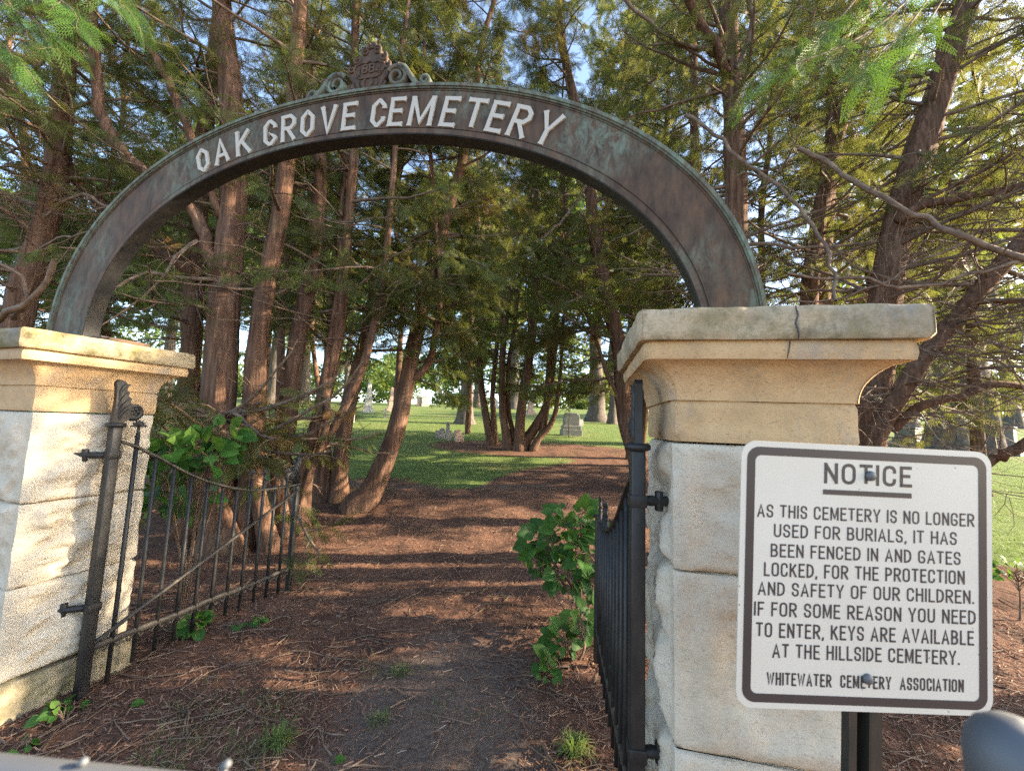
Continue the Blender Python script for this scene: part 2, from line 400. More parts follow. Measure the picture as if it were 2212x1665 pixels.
def rough_slab(mb, sx, sy, z0, z1, amp, seed, step=.02, rnd=.012, prof=None):
    """slab with worn rounded edges; prof(t) gives inset with height fraction"""
    nz = max(3, int((z1-z0)/step)); ring = []
    for (a, b) in (((-sx, -sy), (sx, -sy)), ((sx, -sy), (sx, sy)), ((sx, sy), (-sx, sy)), ((-sx, sy), (-sx, -sy))):
        L = math.hypot(b[0]-a[0], b[1]-a[1]); n = int(L/step)
        for i in range(n):
            t = i/n; ring.append((a[0]+(b[0]-a[0])*t, a[1]+(b[1]-a[1])*t, min(t, 1-t)*L))
    ring = np.array(ring); m = len(ring); zz = np.linspace(z0, z1, nz+1)
    P = np.zeros((nz+1, m, 3))
    for i, z in enumerate(zz):
        t = i/nz; ins = prof(t) if prof else 0
        e = min(z-z0, z1-z); ins += rnd*max(0, 1-e/rnd)**2*.8 if rnd else 0
        P[i, :, 0] = ring[:, 0]*(sx-ins)/sx; P[i, :, 1] = ring[:, 1]*(sy-ins)/sy; P[i, :, 2] = z
    Q = P+seed*2.3; d = amp*fbm(Q, 9, 4, seed)-np.clip(1-ring[None, :, 2]/.03, 0, 1)**2*.012*(1+.8*vnoise(Q, 12, seed+4))-.016*np.clip(fbm(Q, 6, 3, seed+8)-.55, 0, 1)
    nr = P[..., :2]/np.maximum(np.abs(P[..., 0:1])/sx, np.abs(P[..., 1:2])/sy)
    big = np.where((np.abs(P[..., 0])/sx >= np.abs(P[..., 1])/sy)[..., None], np.stack([np.sign(P[..., 0]), 0*P[..., 0]], -1), np.stack([0*P[..., 0], np.sign(P[..., 1])], -1))
    P[..., :2] += big*d[..., None]; P[-1, :, 2] += amp*.7*fbm(Q[-1], 7, 3, seed+7); 
    Fc = [(i*m+j, i*m+(j+1) % m, (i+1)*m+(j+1) % m, (i+1)*m+j) for i in range(nz) for j in range(m)]
    Fc += [tuple(range(m-1, -1, -1)), tuple(nz*m+j for j in range(m))]
    mb.add(P.reshape(-1, 3), Fc)
def gate_pillar(label, x, y, rz, zc, joints, seed, face_amp, base_out, capm, hs=.408):
    t = thing('gate_pillar', label, 'gate pillar', (x, y, 0), rz, 'stone gate pillars')
    b = MB(); rough_slab(b, hs, hs, zc-.100, zc, .0055, seed, .013, .010); o = b.build('capstone', capm, t); autosmooth(o, 50)
    b = MB(); rough_slab(b, hs-.026, hs-.026, zc-.158, zc-.1005, .003, seed+1, .017, .006); autosmooth(b.build('fascia', M_CORN, t), 50)
    b = MB()
    def cov2(tt):                                     # concave sweep: wide at the top, narrow at the foot
        u = 1-tt; return .088*math.sin(min(1, u*1.02)*math.pi/2)**.55 if u > 0 else 0
    rough_slab(b, hs-.036, hs-.036, zc-.282, zc-.1585, .0025, seed+2, .010, 0, cov2); autosmooth(b.build('cornice', M_CORN, t), 50)
    b = MB(); rough_slab(b, hs-.130, hs-.130, zc-.420, zc-.2825, .004, seed+3, .017, .006); autosmooth(b.build('frieze', M_CORN, t), 50)
    zt = zc-.428; sh = hs-.136
    for i, zb in enumerate(joints):
        b = MB(); rock_block(b, sh, sh, zb+.004, zt, .042, seed*5+i, face_amp=face_amp)
        o = b.build('stone_block', M_LIME, t); autosmooth(o, 60)
        zt = zb-.004
    b = MB(); rock_block(b, sh+base_out, sh+base_out, -.15, zt, .035, seed*5+9, face_amp=(1, 1, 1, 1)); autosmooth(b.build('base_stone', M_BASE, t), 60)
    return t
def corner_pos(cx, cy_, yaw, a, b): # from a cap corner along the lateral axis a and the depth axis b
    c, s = math.cos(yaw), math.sin(yaw); return cx+a*c+b*s, cy_-a*s+b*c
RY, LY = .1917, .3214
rx, ry = corner_pos(.391, 1.219, RY, .408, .408)
lx, ly = corner_pos(-2.453, 1.921, LY, -.408, .408)
p_right = gate_pillar('right stone gate pillar with cracked mossy cap, behind the white notice sign', rx, ry, -RY, 1.980, (1.14, .60, .16), 3, (.45, .9, 1, 1.15), .02, M_CAPR)
b = MB(); y_ = -.4085; zc_ = 1.98
b.tube([(.046, y_, zc_-.002), (.052, y_, zc_-.030), (.045, y_, zc_-.055), (.053, y_, zc_-.082), (.050, y_, zc_-.102)], [.0022, .0028, .0032, .0026, .002], 6)
b.tube([(.040, -.3835, zc_-.103), (.036, -.3835, zc_-.130), (.030, -.3835, zc_-.156)], [.0016, .0018, .0012], 6)
b.build('crack', M_BLK, p_right)
p_left = gate_pillar('left stone gate pillar with mossy cap and dappled sunlight, cut by the photo edge', lx, ly, -LY, 2.000, (1.09, .66, .20), 4, (.9, 1.35, 1, 1), .03, M_CAP)

# ------------------------------------------------------------------ stroke lettering
GL = {
 'A': (.80, [([(0, 0), (.5, 1), (1, 0)], 0, 0), ([(.17, .30), (.83, .30)], 0, 2)]), 'B': (.72, [([(0, 0), (0, 1)], 0, 0), ([(0, 1), (.93, 1), (.93, .52), (0, .52)], .24, 2), ([(0, .52), (1, .52), (1, 0), (0, 0)], .26, 2)]),
 'C': (.72, [([(1, .74), (1, 1), (0, 1), (0, 0), (1, 0), (1, .26)], .36, 0)]), 'D': (.74, [([(0, 0), (0, 1)], 0, 0), ([(0, 1), (1, 1), (1, 0), (0, 0)], .36, 2)]),
 'E': (.64, [([(0, 0), (0, 1)], 0, 0), ([(0, 1), (1, 1)], 0, 1), ([(0, .53), (.82, .53)], 0, 1), ([(0, 0), (1, 0)], 0, 1)]), 'F': (.62, [([(0, 0), (0, 1)], 0, 0), ([(0, 1), (1, 1)], 0, 1), ([(0, .52), (.82, .52)], 0, 1)]),
 'G': (.74, [([(1, .74), (1, 1), (0, 1), (0, 0), (1, 0), (1, .46), (.55, .46)], .33, 0)]), 'H': (.74, [([(0, 0), (0, 1)], 0, 0), ([(1, 0), (1, 1)], 0, 0), ([(0, .53), (1, .53)], 0, 2)]),
 'I': (.15, [([(.5, 0), (.5, 1)], 0, 0)]), 'K': (.74, [([(0, 0), (0, 1)], 0, 0), ([(1, 1), (.08, .42)], 0, 1), ([(.33, .6), (1, 0)], 0, 1)]), 'L': (.60, [([(0, 1), (0, 0)], 0, 0), ([(0, 0), (1, 0)], 0, 1)]),
 'M': (.88, [([(0, 0), (0, 1)], 0, 0), ([(1, 0), (1, 1)], 0, 0), ([(.03, 1), (.5, .1), (.97, 1)], 0, 2)]), 'N': (.74, [([(0, 0), (0, 1)], 0, 0), ([(1, 0), (1, 1)], 0, 0), ([(0, .98), (1, .02)], 0, 2)]), 'O': (.76, [([(0, 0), (0, 1), (1, 1), (1, 0)], .38, 3)]),
 'P': (.70, [([(0, 0), (0, 1)], 0, 0), ([(0, 1), (1, 1), (1, .45), (0, .45)], .28, 2)]), 'R': (.74, [([(0, 0), (0, 1)], 0, 0), ([(0, 1), (1, 1), (1, .48), (0, .48)], .26, 2), ([(.42, .48), (1, 0)], 0, 1)]),
 'S': (.70, [([(1, .76), (1, 1), (0, 1), (0, .52), (1, .48), (1, 0), (0, 0), (0, .24)], .25, 0)]), 'T': (.70, [([(0, 1), (1, 1)], 0, 0), ([(.5, 0), (.5, 1)], 0, 1)]), 'U': (.74, [([(0, 1), (0, 0), (1, 0), (1, 1)], .36, 0)]),
 'V': (.78, [([(0, 1), (.5, 0), (1, 1)], 0, 0)]), 'W': (1.05, [([(0, 1), (.25, 0), (.5, .9), (.75, 0), (1, 1)], 0, 0)]), 'Y': (.76, [([(0, 1), (.5, .42), (1, 1)], 0, 0), ([(.5, .42), (.5, 0)], 0, 1)]),
 '.': (.16, [([(.5, 0), (.5, .02)], 0, 0)]), ',': (.18, [([(.6, .02), (.2, -.12)], 0, 0)]), '1': (.4, [([(0, .8), (.6, 1), (.6, 0)], 0, 0)]), '8': (.7, [([(0, .53), (0, 1), (1, 1), (1, .53)], .24, 3), ([(0, 0), (0, .53), (1, .53), (1, 0)], .26, 3)]),
 '4': (.72, [([(.72, 0), (.72, 1), (0, .28), (1, .28)], 0, 0)]),
}
def rpoly(P, r, n, closed):
    if r <= 0: return P
    out = []; m = len(P)
    for i in range(m):
        if not closed and i in (0, m-1): out.append(P[i]); continue
        a, b, c = np.array(P[i-1]), np.array(P[i]), np.array(P[(i+1) % m])
        la, lc = np.linalg.norm(a-b), np.linalg.norm(c-b)
        fa = .5 if (closed or i-1 != 0) else 1; fc = .5 if (closed or i+1 != m-1) else 1
        rr = min(r, la*fa*.999, lc*fc*.999); p = b+(a-b)/la*rr; q = b+(c-b)/lc*rr
        for k in range(n+1):
            t = k/n; out.append(tuple((1-t)**2*p+2*t*(1-t)*(b*.93+(p+q)/2*.07)+t*t*q))
    return out
def strokes(ch, cw, ht, th, rn=6, flare=0):
    """flat quads strips of one letter: list of (left points, right points)"""
    wd, ss = GL[ch]; W = cw if cw is not None else wd*ht; out = []
    for P, r, fl in ss:
        closed = fl == 3
        if ch in 'I.,': Q = [((p[0]-.5)*th*.6*(ch == ',')+W/2, th/2+p[1]*(ht-th)) for p in P]
        else: Q = [(th/2+p[0]*(W-th), th/2+p[1]*(ht-th)) for p in P]
        Q = [tuple(q) for q in rpoly(Q, r*ht*(.52 if flare else 1), rn, closed)]
        A = [np.array(q) for q in Q]
        if not closed:
            if fl in (0,):
                A[0] = A[0]+(A[0]-A[1])/np.linalg.norm(A[0]-A[1])*th/2; A[-1] = A[-1]+(A[-1]-A[-2])/np.linalg.norm(A[-1]-A[-2])*th/2
            if fl == 1: A[-1] = A[-1]+(A[-1]-A[-2])/np.linalg.norm(A[-1]-A[-2])*th/2
            if flare and ch not in '.,':
                for end in ((0, 1) if fl == 0 else (1,) if fl == 1 else ()):
                    if end == 0: A.insert(1, A[0]+(A[1]-A[0])/np.linalg.norm(A[1]-A[0])*th*.7)
                    else: A.insert(-1, A[-1]+(A[-2]-A[-1])/np.linalg.norm(A[-2]-A[-1])*th*.7)
        m = len(A); Lf, Rt = [], []
        for i in range(m):
            a = A[i-1] if (closed or i > 0) else None; c = A[(i+1) % m] if (closed or i < m-1) else None
            d1 = (A[i]-a)/np.linalg.norm(A[i]-a) if a is not None else None; d2 = (c-A[i])/np.linalg.norm(c-A[i]) if c is not None else None
            if d1 is None: d1 = d2
            if d2 is None: d2 = d1
            n1 = np.array([-d1[1], d1[0]]); n2 = np.array([-d2[1], d2[0]]); mm = n1+n2; mm = mm/np.linalg.norm(mm)
            k = min(1/max(.3, mm.dot(n1)), 1.7); hw = th/2
            if flare and not closed and ((i == 0 and fl == 0) or (i == m-1 and fl in (0, 1))): hw *= 1+flare
            Lf.append(A[i]+mm*hw*k); Rt.append(A[i]-mm*hw*k)
        if closed: Lf.append(Lf[0]); Rt.append(Rt[0])
        out.append((Lf, Rt))
    return out, W
def add_letter(mb, ch, tr, cw, ht, th, depth, z0=0., rn=6, flare=0):
    """tr maps (x, y, out) to 3-D"""
    ss, W = strokes(ch, cw, ht, th, rn, flare)
    for si, (Lf, Rt) in enumerate(ss):
        o = z0+depth+si*.00025; n = len(Lf)
        V = [tr(p[0], p[1], o) for p in Lf]+[tr(p[0], p[1], o) for p in Rt]
        Fc = [(i, n+i, n+i+1, i+1) for i in range(n-1)]
        if depth > .001:
            V += [tr(p[0], p[1], z0) for p in Lf]+[tr(p[0], p[1], z0) for p in Rt]
            Fc += [(2*n+i, i, i+1, 2*n+i+1) for i in range(n-1)]+[(n+i, 3*n+i, 3*n+i+1, n+i+1) for i in range(n-1)]
            Fc += [(0, 2*n, 3*n, n), (n-1, 2*n-1, 4*n-1, 3*n-1)]
        mb.add(V, Fc)
    return W

# ------------------------------------------------------------------ arch over the gate (local x along the gate, -y towards the street)
ax, ay = -2.71229, 2.43988; A_D = np.array([.97011, -.24265]); A_RZ = math.atan2(A_D[1], A_D[0])
arch = thing('entrance_arch', 'weathered bronze arch with white raised cemetery name spanning both gate pillars', 'arch', (ax, ay, 0), A_RZ)
def ell(t, s0, z0, A, B, th, e):
    c, s = math.cos(t), math.sin(t); u = -A*np.sign(c)*abs(c)**(2/e); v = B*abs(s)**(2/e)
    return np.array([s0+u*math.cos(th)-v*math.sin(th), z0+u*math.sin(th)+v*math.cos(th)])
def outer(t): return ell(t, 1.7756, 1.975, 2.0409, 1.3791, -.0298, 2.1527)
def inner(t): return ell(t, 1.8309, 1.9289, 1.7661, 1.1505, -.055, 2.1256)
def arch_sweep(mb, f0, f1, y0, y1, n=120, taper=0.0):
    V = []; 
    for i in range(n+1):
        t = math.pi*(i/n); a, b = outer(t), inner(t)
        t2 = t
        p = a+(b-a)*f0; q = a+(b-a)*f1
        zmin = 1.985 if p[0] < 1.8 else 1.968
        for r in (p, q):
            r[1] = max(r[1], zmin)
        V += [(p[0], y0, p[1]), (q[0], y0, q[1]), (q[0], y1, q[1]), (p[0], y1, p[1])]
    Fc = []
    for i in range(n):
        for j in range(4):
            k = (j+1) % 4; Fc.append((i*4+j, i*4+4+j, i*4+4+k, i*4+k))
    Fc += [(0, 1, 2, 3), (n*4+3, n*4+2, n*4+1, n*4)]
    mb.add(V, Fc)
b = MB(); arch_sweep(b, .06, .94, -.040, .022); autosmooth(b.build('band', M_BRZ, arch))
b = MB(); arch_sweep(b, .0, .058, -.055, .034); arch_sweep(b, .0585, .085, -.048, .030); autosmooth(b.build('outer_rim', M_RIM, arch))
b = MB(); arch_sweep(b, .105, .118, -.0445, -.0402); arch_sweep(b, .83, .85, -.0445, -.0402); arch_sweep(b, .875, .895, -.047, -.0402); autosmooth(b.build('moulding', M_BRZ, arch))
b = MB(); arch_sweep(b, .90, .985, -.053, .032); autosmooth(b.build('inner_rim', M_BRZ, arch))
b = MB(); arch_sweep(b, .9853, 1.0, -.050, .030); autosmooth(b.build('soffit_shade', M_IRON, arch))  # underside strip in dark iron: shade under the arch put into its colour
for (px_, z_) in ((.06, 1.9985), (3.66, 1.9785)):
    b = MB()
    x0, x1 = (px_-.36, px_+.34)
    b.box(x0, x1, -.105, .105, z_, z_+.022)
    b.box(x0+.03, x1-.12 if px_ < 1 else x1-.03, -.075, .075, z_+.0225, z_+.04)
    b.build('foot_plate', M_BRZ, arch, bevel=.004)
# lettering
mid = lambda t: outer(t)*.455+inner(t)*.545
TT = np.linspace(.02, math.pi-.02, 3000); MID = np.array([mid(t) for t in TT])
lt = [MB(), MB(), MB()]
pos = list(zip("OAKGROVECEMETERY", [(.875, 3.074), (1.009, 3.107), (1.161, 3.151), (1.346, 3.184), (1.47, 3.195), (1.594, 3.208), (1.728, 3.21), (1.861, 3.209), (2.037, 3.195), (2.145, 3.184), (2.288, 3.162), (2.44, 3.128), (2.577, 3.105), (2.689, 3.059), (2.804, 3.018), (2.945, 2.979)]))
WID = dict(O=.095, A=.115, K=.115, G=.098, R=.105, V=.11, E=.095, C=.095, M=.15, T=.115, Y=.115)
for li, (ch, p) in enumerate(pos):
    i = int(np.argmin(((MID-np.array(p))**2).sum(1))); c = MID[i]; tg = MID[min(i+5, 2999)]-MID[max(i-5, 0)]; tg /= np.linalg.norm(tg)
    up = np.array([-tg[1], tg[0]]); ht = .160; wd = WID[ch]*.90
    def tr(x, y, o, c=c, tg=tg, up=up, wd=wd, ht=ht):
        q = c+tg*(x-wd/2)+up*(y-ht/2); return (q[0], -.0402-o, q[1])
    add_letter(lt[0 if li < 3 else 1 if li < 8 else 2], ch, tr, wd, ht, .0205, .010, 0, 1, .30)
for q_ in lt: q_.build('lettering', M_WHITE, arch, smooth=False)
# crest
iC = int(np.argmin(((np.array([outer(t) for t in TT])-np.array([1.935, 3.35]))**2).sum(1))); oc = outer(TT[iC]); tg = outer(TT[iC+5])-outer(TT[iC-5]); ca = math.atan2(tg[1], tg[0])
def cr(x, z, y=0): # crest coordinates: x along the rim, z outwards
    c, s = math.cos(ca), math.sin(ca); dz = -.10*x*x/.35
    return (oc[0]+x*c-(z+dz)*s, y, oc[1]+x*s+(z+dz)*c)
def crest_prism(mb, poly, y0, y1):
    n = len(poly); V = [cr(p[0], p[1], y0) for p in poly]+[cr(p[0], p[1], y1) for p in poly]
    mb.add(V, [tuple(range(n)), tuple(range(2*n-1, n-1, -1))]+[(j, j+n, (j+1) % n+n, (j+1) % n) for j in range(n)])
def spiral(cx, cz, r0, r1, a0, turns, n=40, y=0):
    out = []
    for i in range(n):
        t = i/(n-1); a = a0+turns*2*math.pi*t; r = r0+(r1-r0)*t; out.append(cr(cx+r*math.cos(a), cz+r*math.sin(a), y))
    return out
half = [(.075, .0), (.105, .03), (.095, .07), (.125, .10), (.130, .135), (.118, .165), (.100, .175), (.104, .20), (.080, .225), (.055, .228), (.052, .255), (.028, .282), (0, .29)]
shield = half+[(-x, z) for x, z in half[-2::-1]]
cb = MB(); crest_prism(cb, shield, -.022, .012)
crest = cb.build('crest', M_CREST, arch, bevel=.006)
cb = MB()
inn = [(.075, .10), (.095, .14), (.088, .165), (.05, .178), (.02, .172), (0, .185)]
pl = inn+[(-x, z) for x, z in inn[-2::-1]]+[(-.05, .085), (.05, .085)]
path = [cr(x, z, -.024) for x, z in pl]+[cr(pl[0][0], pl[0][1], -.024)]
cb.tube(path, .005, 6)
for s in (-1, 1):                                     # leaves and curls above and below the date
    for (cx, cz, r, a0, tn) in ((.035*s, .245, .024, 1.5 if s > 0 else 1.6, -1.3*s), (.078*s, .20, .024, 1.2 if s > 0 else 1.9, -1.3*s), (.108*s, .150, .020, 1.0 if s > 0 else 2.1, -1.2*s), (.012*s, .27, .014, 1.5, -1.2*s)):
        cb.tube(spiral(cx, cz, r, .006, a0, tn, 26, -.024), np.linspace(.0085, .004, 26), 6)
    for (x0, z0, x1, z1) in ((.0, .005, .012, .085), (.02, .0, .05, .075), (.045, .0, .085, .07), (.07, .005, .105, .06)):
        q = [cr(s*(x0+(x1-x0)*t+.02*math.sin(t*3.1)), z0+(z1-z0)*t, -.024) for t in np.linspace(0, 1, 8)]; cb.tube(q, [.003, .008, .011, .012, .011, .009, .006, .003], 6)
cb.sphere(cr(0, .295, -.008), .016, 8, (1, .8, 1.0))
cb.build('crest_ornament', M_CREST, crest)
nb = MB(); x = -.072
for ch, wd, dz in (('1', .022, -.004), ('8', .036, .004), ('8', .036, .004), ('4', .038, -.004)):
    def tr(xx, yy, o, x=x, dz=dz): return cr(x+xx, .108+dz+yy, -.0225-o)
    add_letter(nb, ch, tr, wd, .054, .0085, .005, 0, 5, 0); x += wd+.006
nb.build('date', m_bronze('rubbed_bronze', .05), crest, smooth=False)
for s in (-1, 1):
    vb = MB()
    cx = .185*s
    sp_ = spiral(cx, .065, .062, .018, (2.6 if s > 0 else .54), -1.55*s, 60, 0)
    for i in range(len(sp_)-1):                       # a ribbon scroll as deep as the crest
        pass
    V = [];
    for k, p in enumerate(sp_):
        r = .011-.006*k/60
        a = np.array(p); cN = np.array(cr(cx, .065)); d = a-cN; d /= np.linalg.norm(d)
        for yy, rr in ((-.045, r), (.045, r), (.045, -r), (-.045, -r)): V.append((a[0]+d[0]*rr, yy, a[2]+d[2]*rr))
    vb.add(V, [(i*4+j, i*4+(j+1) % 4, i*4+4+(j+1) % 4, i*4+4+j) for i in range(len(sp_)-1) for j in range(4)]+[(0, 1, 2, 3)])
    vb.prism([(cr(cx+.046*math.cos(a), .065+.046*math.sin(a))[0], cr(cx+.046*math.cos(a), .065+.046*math.sin(a))[2]) for a in np.linspace(0, 2*math.pi, 20, endpoint=False)], -.020, .020)
    # outer sweep from the big scroll down to the rim
    q = [(cx+s*.00, .128), (cx+s*.045, .112), (cx+s*.085, .065), (cx+s*.125, .022), (cx+s*.165, .006)]
    P2 = smooth_path([cr(a, b_) for a, b_ in q], 16); V = []
    for k, p in enumerate(P2):
        th = .012+.004*math.sin(k/15*3.1)
        for yy, zz in ((-.045, th), (.045, th), (.045, -th), (-.045, -th)): V.append((p[0]+zz*.35*s, yy, p[2]+zz))
    vb.add(V, [(i*4+j, i*4+(j+1) % 4, i*4+4+(j+1) % 4, i*4+4+j) for i in range(15) for j in range(4)]+[(0, 1, 2, 3), (60, 61, 62, 63)])
    # small end scroll
    sp2 = spiral(s*.345, .055, .034, .010, (4.4 if s > 0 else -1.26), 1.35*s, 40, 0); V = []
    for k, p in enumerate(sp2):
        r = .008-.003*k/40; a = np.array(p); d = a-np.array(cr(s*.345, .055)); d /= np.linalg.norm(d)
        for yy, rr in ((-.035, r), (.035, r), (.035, -r), (-.035, -r)): V.append((a[0]+d[0]*rr, yy, a[2]+d[2]*rr))
    vb.add(V, [(i*4+j, i*4+(j+1) % 4, i*4+4+(j+1) % 4, i*4+4+j) for i in range(39) for j in range(4)])
    vb.tube(smooth_path([cr(s*.31, .012), cr(s*.35, .02), cr(s*.385, .022), cr(s*.42, .002)], 10), np.linspace(.014, .006, 10), 6)
    vb.build('volute', M_RIM, crest)

# ------------------------------------------------------------------ iron gate leaves (local x along the leaf, z up)
def finial_fan(mb, x, z, s=1., y=0):                 # small fan shaped top of a bar
    mb.tube([(x, y, z-.075*s), (x, y, z-.02*s)], [.0085*s, .007*s], 8)
    mb.lathe([(.004, -.005), (.014, 0), (.014, .008), (.004, .012)], (x, y, z-.075*s), 10)
    for k in range(-3, 4):
        a = k*.42; q = [(x+math.sin(a)*r*s, y, z-.02*s+math.cos(a)*r*s-.010*abs(k)*max(0, r-.02)*14*s) for r in (0, .015, .03, .038)]
        mb.tube(q, [.004*s, .006*s, .006*s, .003*s], 6)
def acanthus(mb, x0, z0, h, sg=1):                   # big scroll finial on a gate post: straight back, stepped leaf front, round volute at the foot
    k = h/.27
    out = [(-.028, 0), (.03, 0), (.062, .028), (.092, .035), (.085, .07), (.062, .10), (.070, .118), (.052, .13), (.058, .152), (.040, .168), (.044, .190), (.026, .205), (.030, .225), (.050, .243), (.020, .246), (.012, .262), (-.016, .268), (-.030, .250), (-.024, .20), (-.020, .12)]
    poly = [(x0+sg*a*k, z0+b_*k) for a, b_ in out]
    if sg < 0: poly = poly[::-1]
    mb.prism(poly, -.014, .014)
    cx, cz = x0+sg*.082*k, z0+.070*k
    V = []
    P = []
    for i in range(44):
        t = i/43; a = (-1.9+t*9.5); r = (.046-.030*t)*k; P.append((cx+sg*r*math.cos(a), 0, cz+r*math.sin(a)))
    for p, r in zip(P, np.linspace(.014, .008, 44)): pass
    mb.tube(P, np.linspace(.016, .010, 44)*k, 8)
    for i in range(5):
        a = i*1.257; mb.sphere((cx+math.cos(a)*.017*k, -.014, cz+math.sin(a)*.017*k), .011*k, 6, (1, .6, 1)); mb.sphere((cx+math.cos(a)*.017*k, .014, cz+math.sin(a)*.017*k), .011*k, 6, (1, .6, 1))
    for (xa, za, xb, zb) in ((0, .03, .055, .118), (-.004, .06, .045, .15), (-.006, .10, .032, .19), (-.008, .14, .02, .222), (.006, .02, .07, .095), (-.01, .17, .02, .25)):
        for yy in (-.014, .014):
            q = [(x0+sg*k*(xa+(xb-xa)*t**1.6), yy, z0+k*(za+(zb-za)*t)) for t in np.linspace(0, 1, 8)]; mb.tube(q, [.004, .006, .008, .009, .009, .008, .006, .003], 6)
def gate_leaf(name, label, loc, rz, L, rail, nb_, zpost, zcollar, fin_bars, sg, hinge_dir, endfin, zb0=.255, zb1=.24, brace=True):
    t = thing(name, label, 'gate', loc, rz, 'wrought iron gate leaves')
    b = MB(); b.box(-.025, .025, -.025, .025, .0, zcollar-.012); 
    b.box(-.0275, .0275, -.010, .010, .02, .40)
    b.build('hinge_post', M_IRON, t, bevel=.006)
    b = MB(); b.lathe([(.034, -.014), (.047, -.008), (.047, .008), (.034, .014)], (0, 0, zcollar), 20); b.build('collar', M_IRON, t)
    b = MB(); acanthus(b, 0, zcollar+.014, zpost-zcollar-.014, 1); autosmooth(b.build('post_finial', M_IRON, t), 30)
    P = smooth_path([(x, 0, z) for x, z in rail], 44); b = MB()
    V = []
    for p in P:
        for yy, zz in ((-.021, .0075), (.021, .0075), (.021, -.0075), (-.021, -.0075)): V.append((p[0], yy, p[2]+zz))
    n = len(P); b.add(V, [(i*4+j, i*4+(j+1) % 4, i*4+4+(j+1) % 4, i*4+4+j) for i in range(n-1) for j in range(4)]+[(3, 2, 1, 0), tuple((n-1)*4+j for j in range(4))])
    b.build('top_rail', M_IRONW if sg else M_IRON, t, smooth=False, bevel=.003)
    zr = lambda x: float(np.interp(x, P[:, 0], P[:, 2]))
    for i in range(nb_):
        x = L*(i+1)/(nb_+1); b = MB(); zt = zr(x)+(.02 if i not in fin_bars else .075)
        zlow = .07 if i > 0 else .02
        jit = random.uniform(-.004, .004)
        b.tube([(x+jit, 0, zlow+random.uniform(0, .03)), (x, 0, .5), (x, 0, zt)], .0118, 8)
        if i in fin_bars: finial_fan(b, x, zt+.07, 1.15)
        b.build('bar', M_IRON, t)
    b = MB()                                          # bottom rail: flat bar a little hammered, with scroll brackets under it
    q = [(x, 0, zb0+(zb1-zb0)*x/L+.003*math.sin(x*11)+random.uniform(-.001, .001)) for x in np.linspace(0.02, L, 34)]
    b.tube(q, .0125, 8, flat=1.7)
    for i in range(nb_+1):
        x = L*(i+.5)/(nb_+1); zc_ = zb0+(zb1-zb0)*x/L
        for s in (-1, 1):
            b.tube([(x+s*(.045-.03*u), 0, zc_-.012-.030*math.sin(u*2.6)) for u in np.linspace(0, 1, 8)], .006, 6)
    b.build('bottom_rail', M_IRONW, t)
    if brace:
        b = MB(); b.tube([(.03, -.024, zb0+.04), (L*.33, -.025, zb0+.04+(.93-zb0-.04)*.32), (L, -.024, .935)], .0135, 8, flat=.8); b.build('brace', M_IRONW, t)
    b = MB(); b.box(L-.021, L+.021, -.021, .021, .03, zr(L)-.01); b.build('end_post', M_IRON, t, bevel=.005)
    b = MB(); b.lathe([(.022, -.012), (.034, -.006), (.034, .006), (.022, .012)], (L, 0, zr(L)+.0), 16)
    if endfin: acanthus(b, L, zr(L)+.012, .255, -1)
    b.build('end_finial', M_IRON, t)
    for hz in (1.335, .485):
        b = MB(); hd = np.array(hinge_dir)
        b.box(-.030, .030, -.030, .030, hz-.022, hz+.022)
        q = [np.array([0, 0, hz])+hd*s for s in (.03, .08, .12, .165)]
        b.tube(q, [.017, .021, .016, .020], 8); b.tube([q[2]+np.array([0, 0, -.035]), q[2]+np.array([0, 0, .035])], .016, 8)
        b.build('hinge', M_IRON, t, bevel=.003)
    return t
railL = [(.03, 1.415), (.12, 1.375), (.248, 1.297), (.411, 1.191), (.573, 1.108), (.752, 1.040), (.92, .998), (1.08, .982), (1.374, .980)]
gL = gate_leaf('iron_gate', 'left black iron gate leaf with diagonal brace, swung open beside the trunks', (-2.335, 2.33, 0), math.atan2(.95582, .29395), 1.3744, railL, 11, 1.782, 1.511, (0, 7, 8, 10), 1, (-.62, .78, 0), True)
e = at(1293, 1085, 2.78); hx, hy = .4757, 1.47
Lr = math.hypot(e[0]-hx, e[1]-hy)
gR = gate_leaf('iron_gate', 'right black iron gate leaf seen edge on, hard against the stone pillar', (hx, hy, 0), math.atan2(e[1]-hy, e[0]-hx), Lr, [(x*Lr/1.3744, z) for x, z in railL], 11, 1.782, 1.529, (0, 7, 8, 10), 0, (.07, -.66, 0), False)

# ------------------------------------------------------------------ notice sign
sg_ = thing('notice_sign', 'white square metal notice board with black lettering on a dark steel post', 'sign', (.757, .93, 0), -R(1.5))
sg_.location = (.800, .99, 0); sg_.rotation_euler = (R(2.9), R(.9), R(1.2))
SW, SH, SZ = .588, .592, 1.282
def rrect(hw, hh, r, n=8):
    P = []
    for (cx, cz, a0) in ((hw-r, hh-r, 0), (-hw+r, hh-r, 90), (-hw+r, -hh+r, 180), (hw-r, -hh+r, 270)):
        for k in range(n+1): a = R(a0+90*k/n); P.append((cx+r*math.cos(a), cz+r*math.sin(a)))
    return P
b = MB(); b.prism([(x, z+SZ) for x, z in rrect(SW/2, SH/2, .036)][::-1], -.0015, .0015)
panel = b.build('panel', M_SIGN, sg_, smooth=False)
b = MB(); o1 = rrect(SW/2-.013, SH/2-.013, .028); o2 = rrect(SW/2-.032, SH/2-.032, .014); n = len(o1)
b.add([(x, -.0021, z+SZ) for x, z in o1]+[(x, -.0021, z+SZ) for x, z in o2], [(i, (i+1) % n, n+(i+1) % n, n+i) for i in range(n)]); b.build('border', M_BLK, panel, smooth=False)
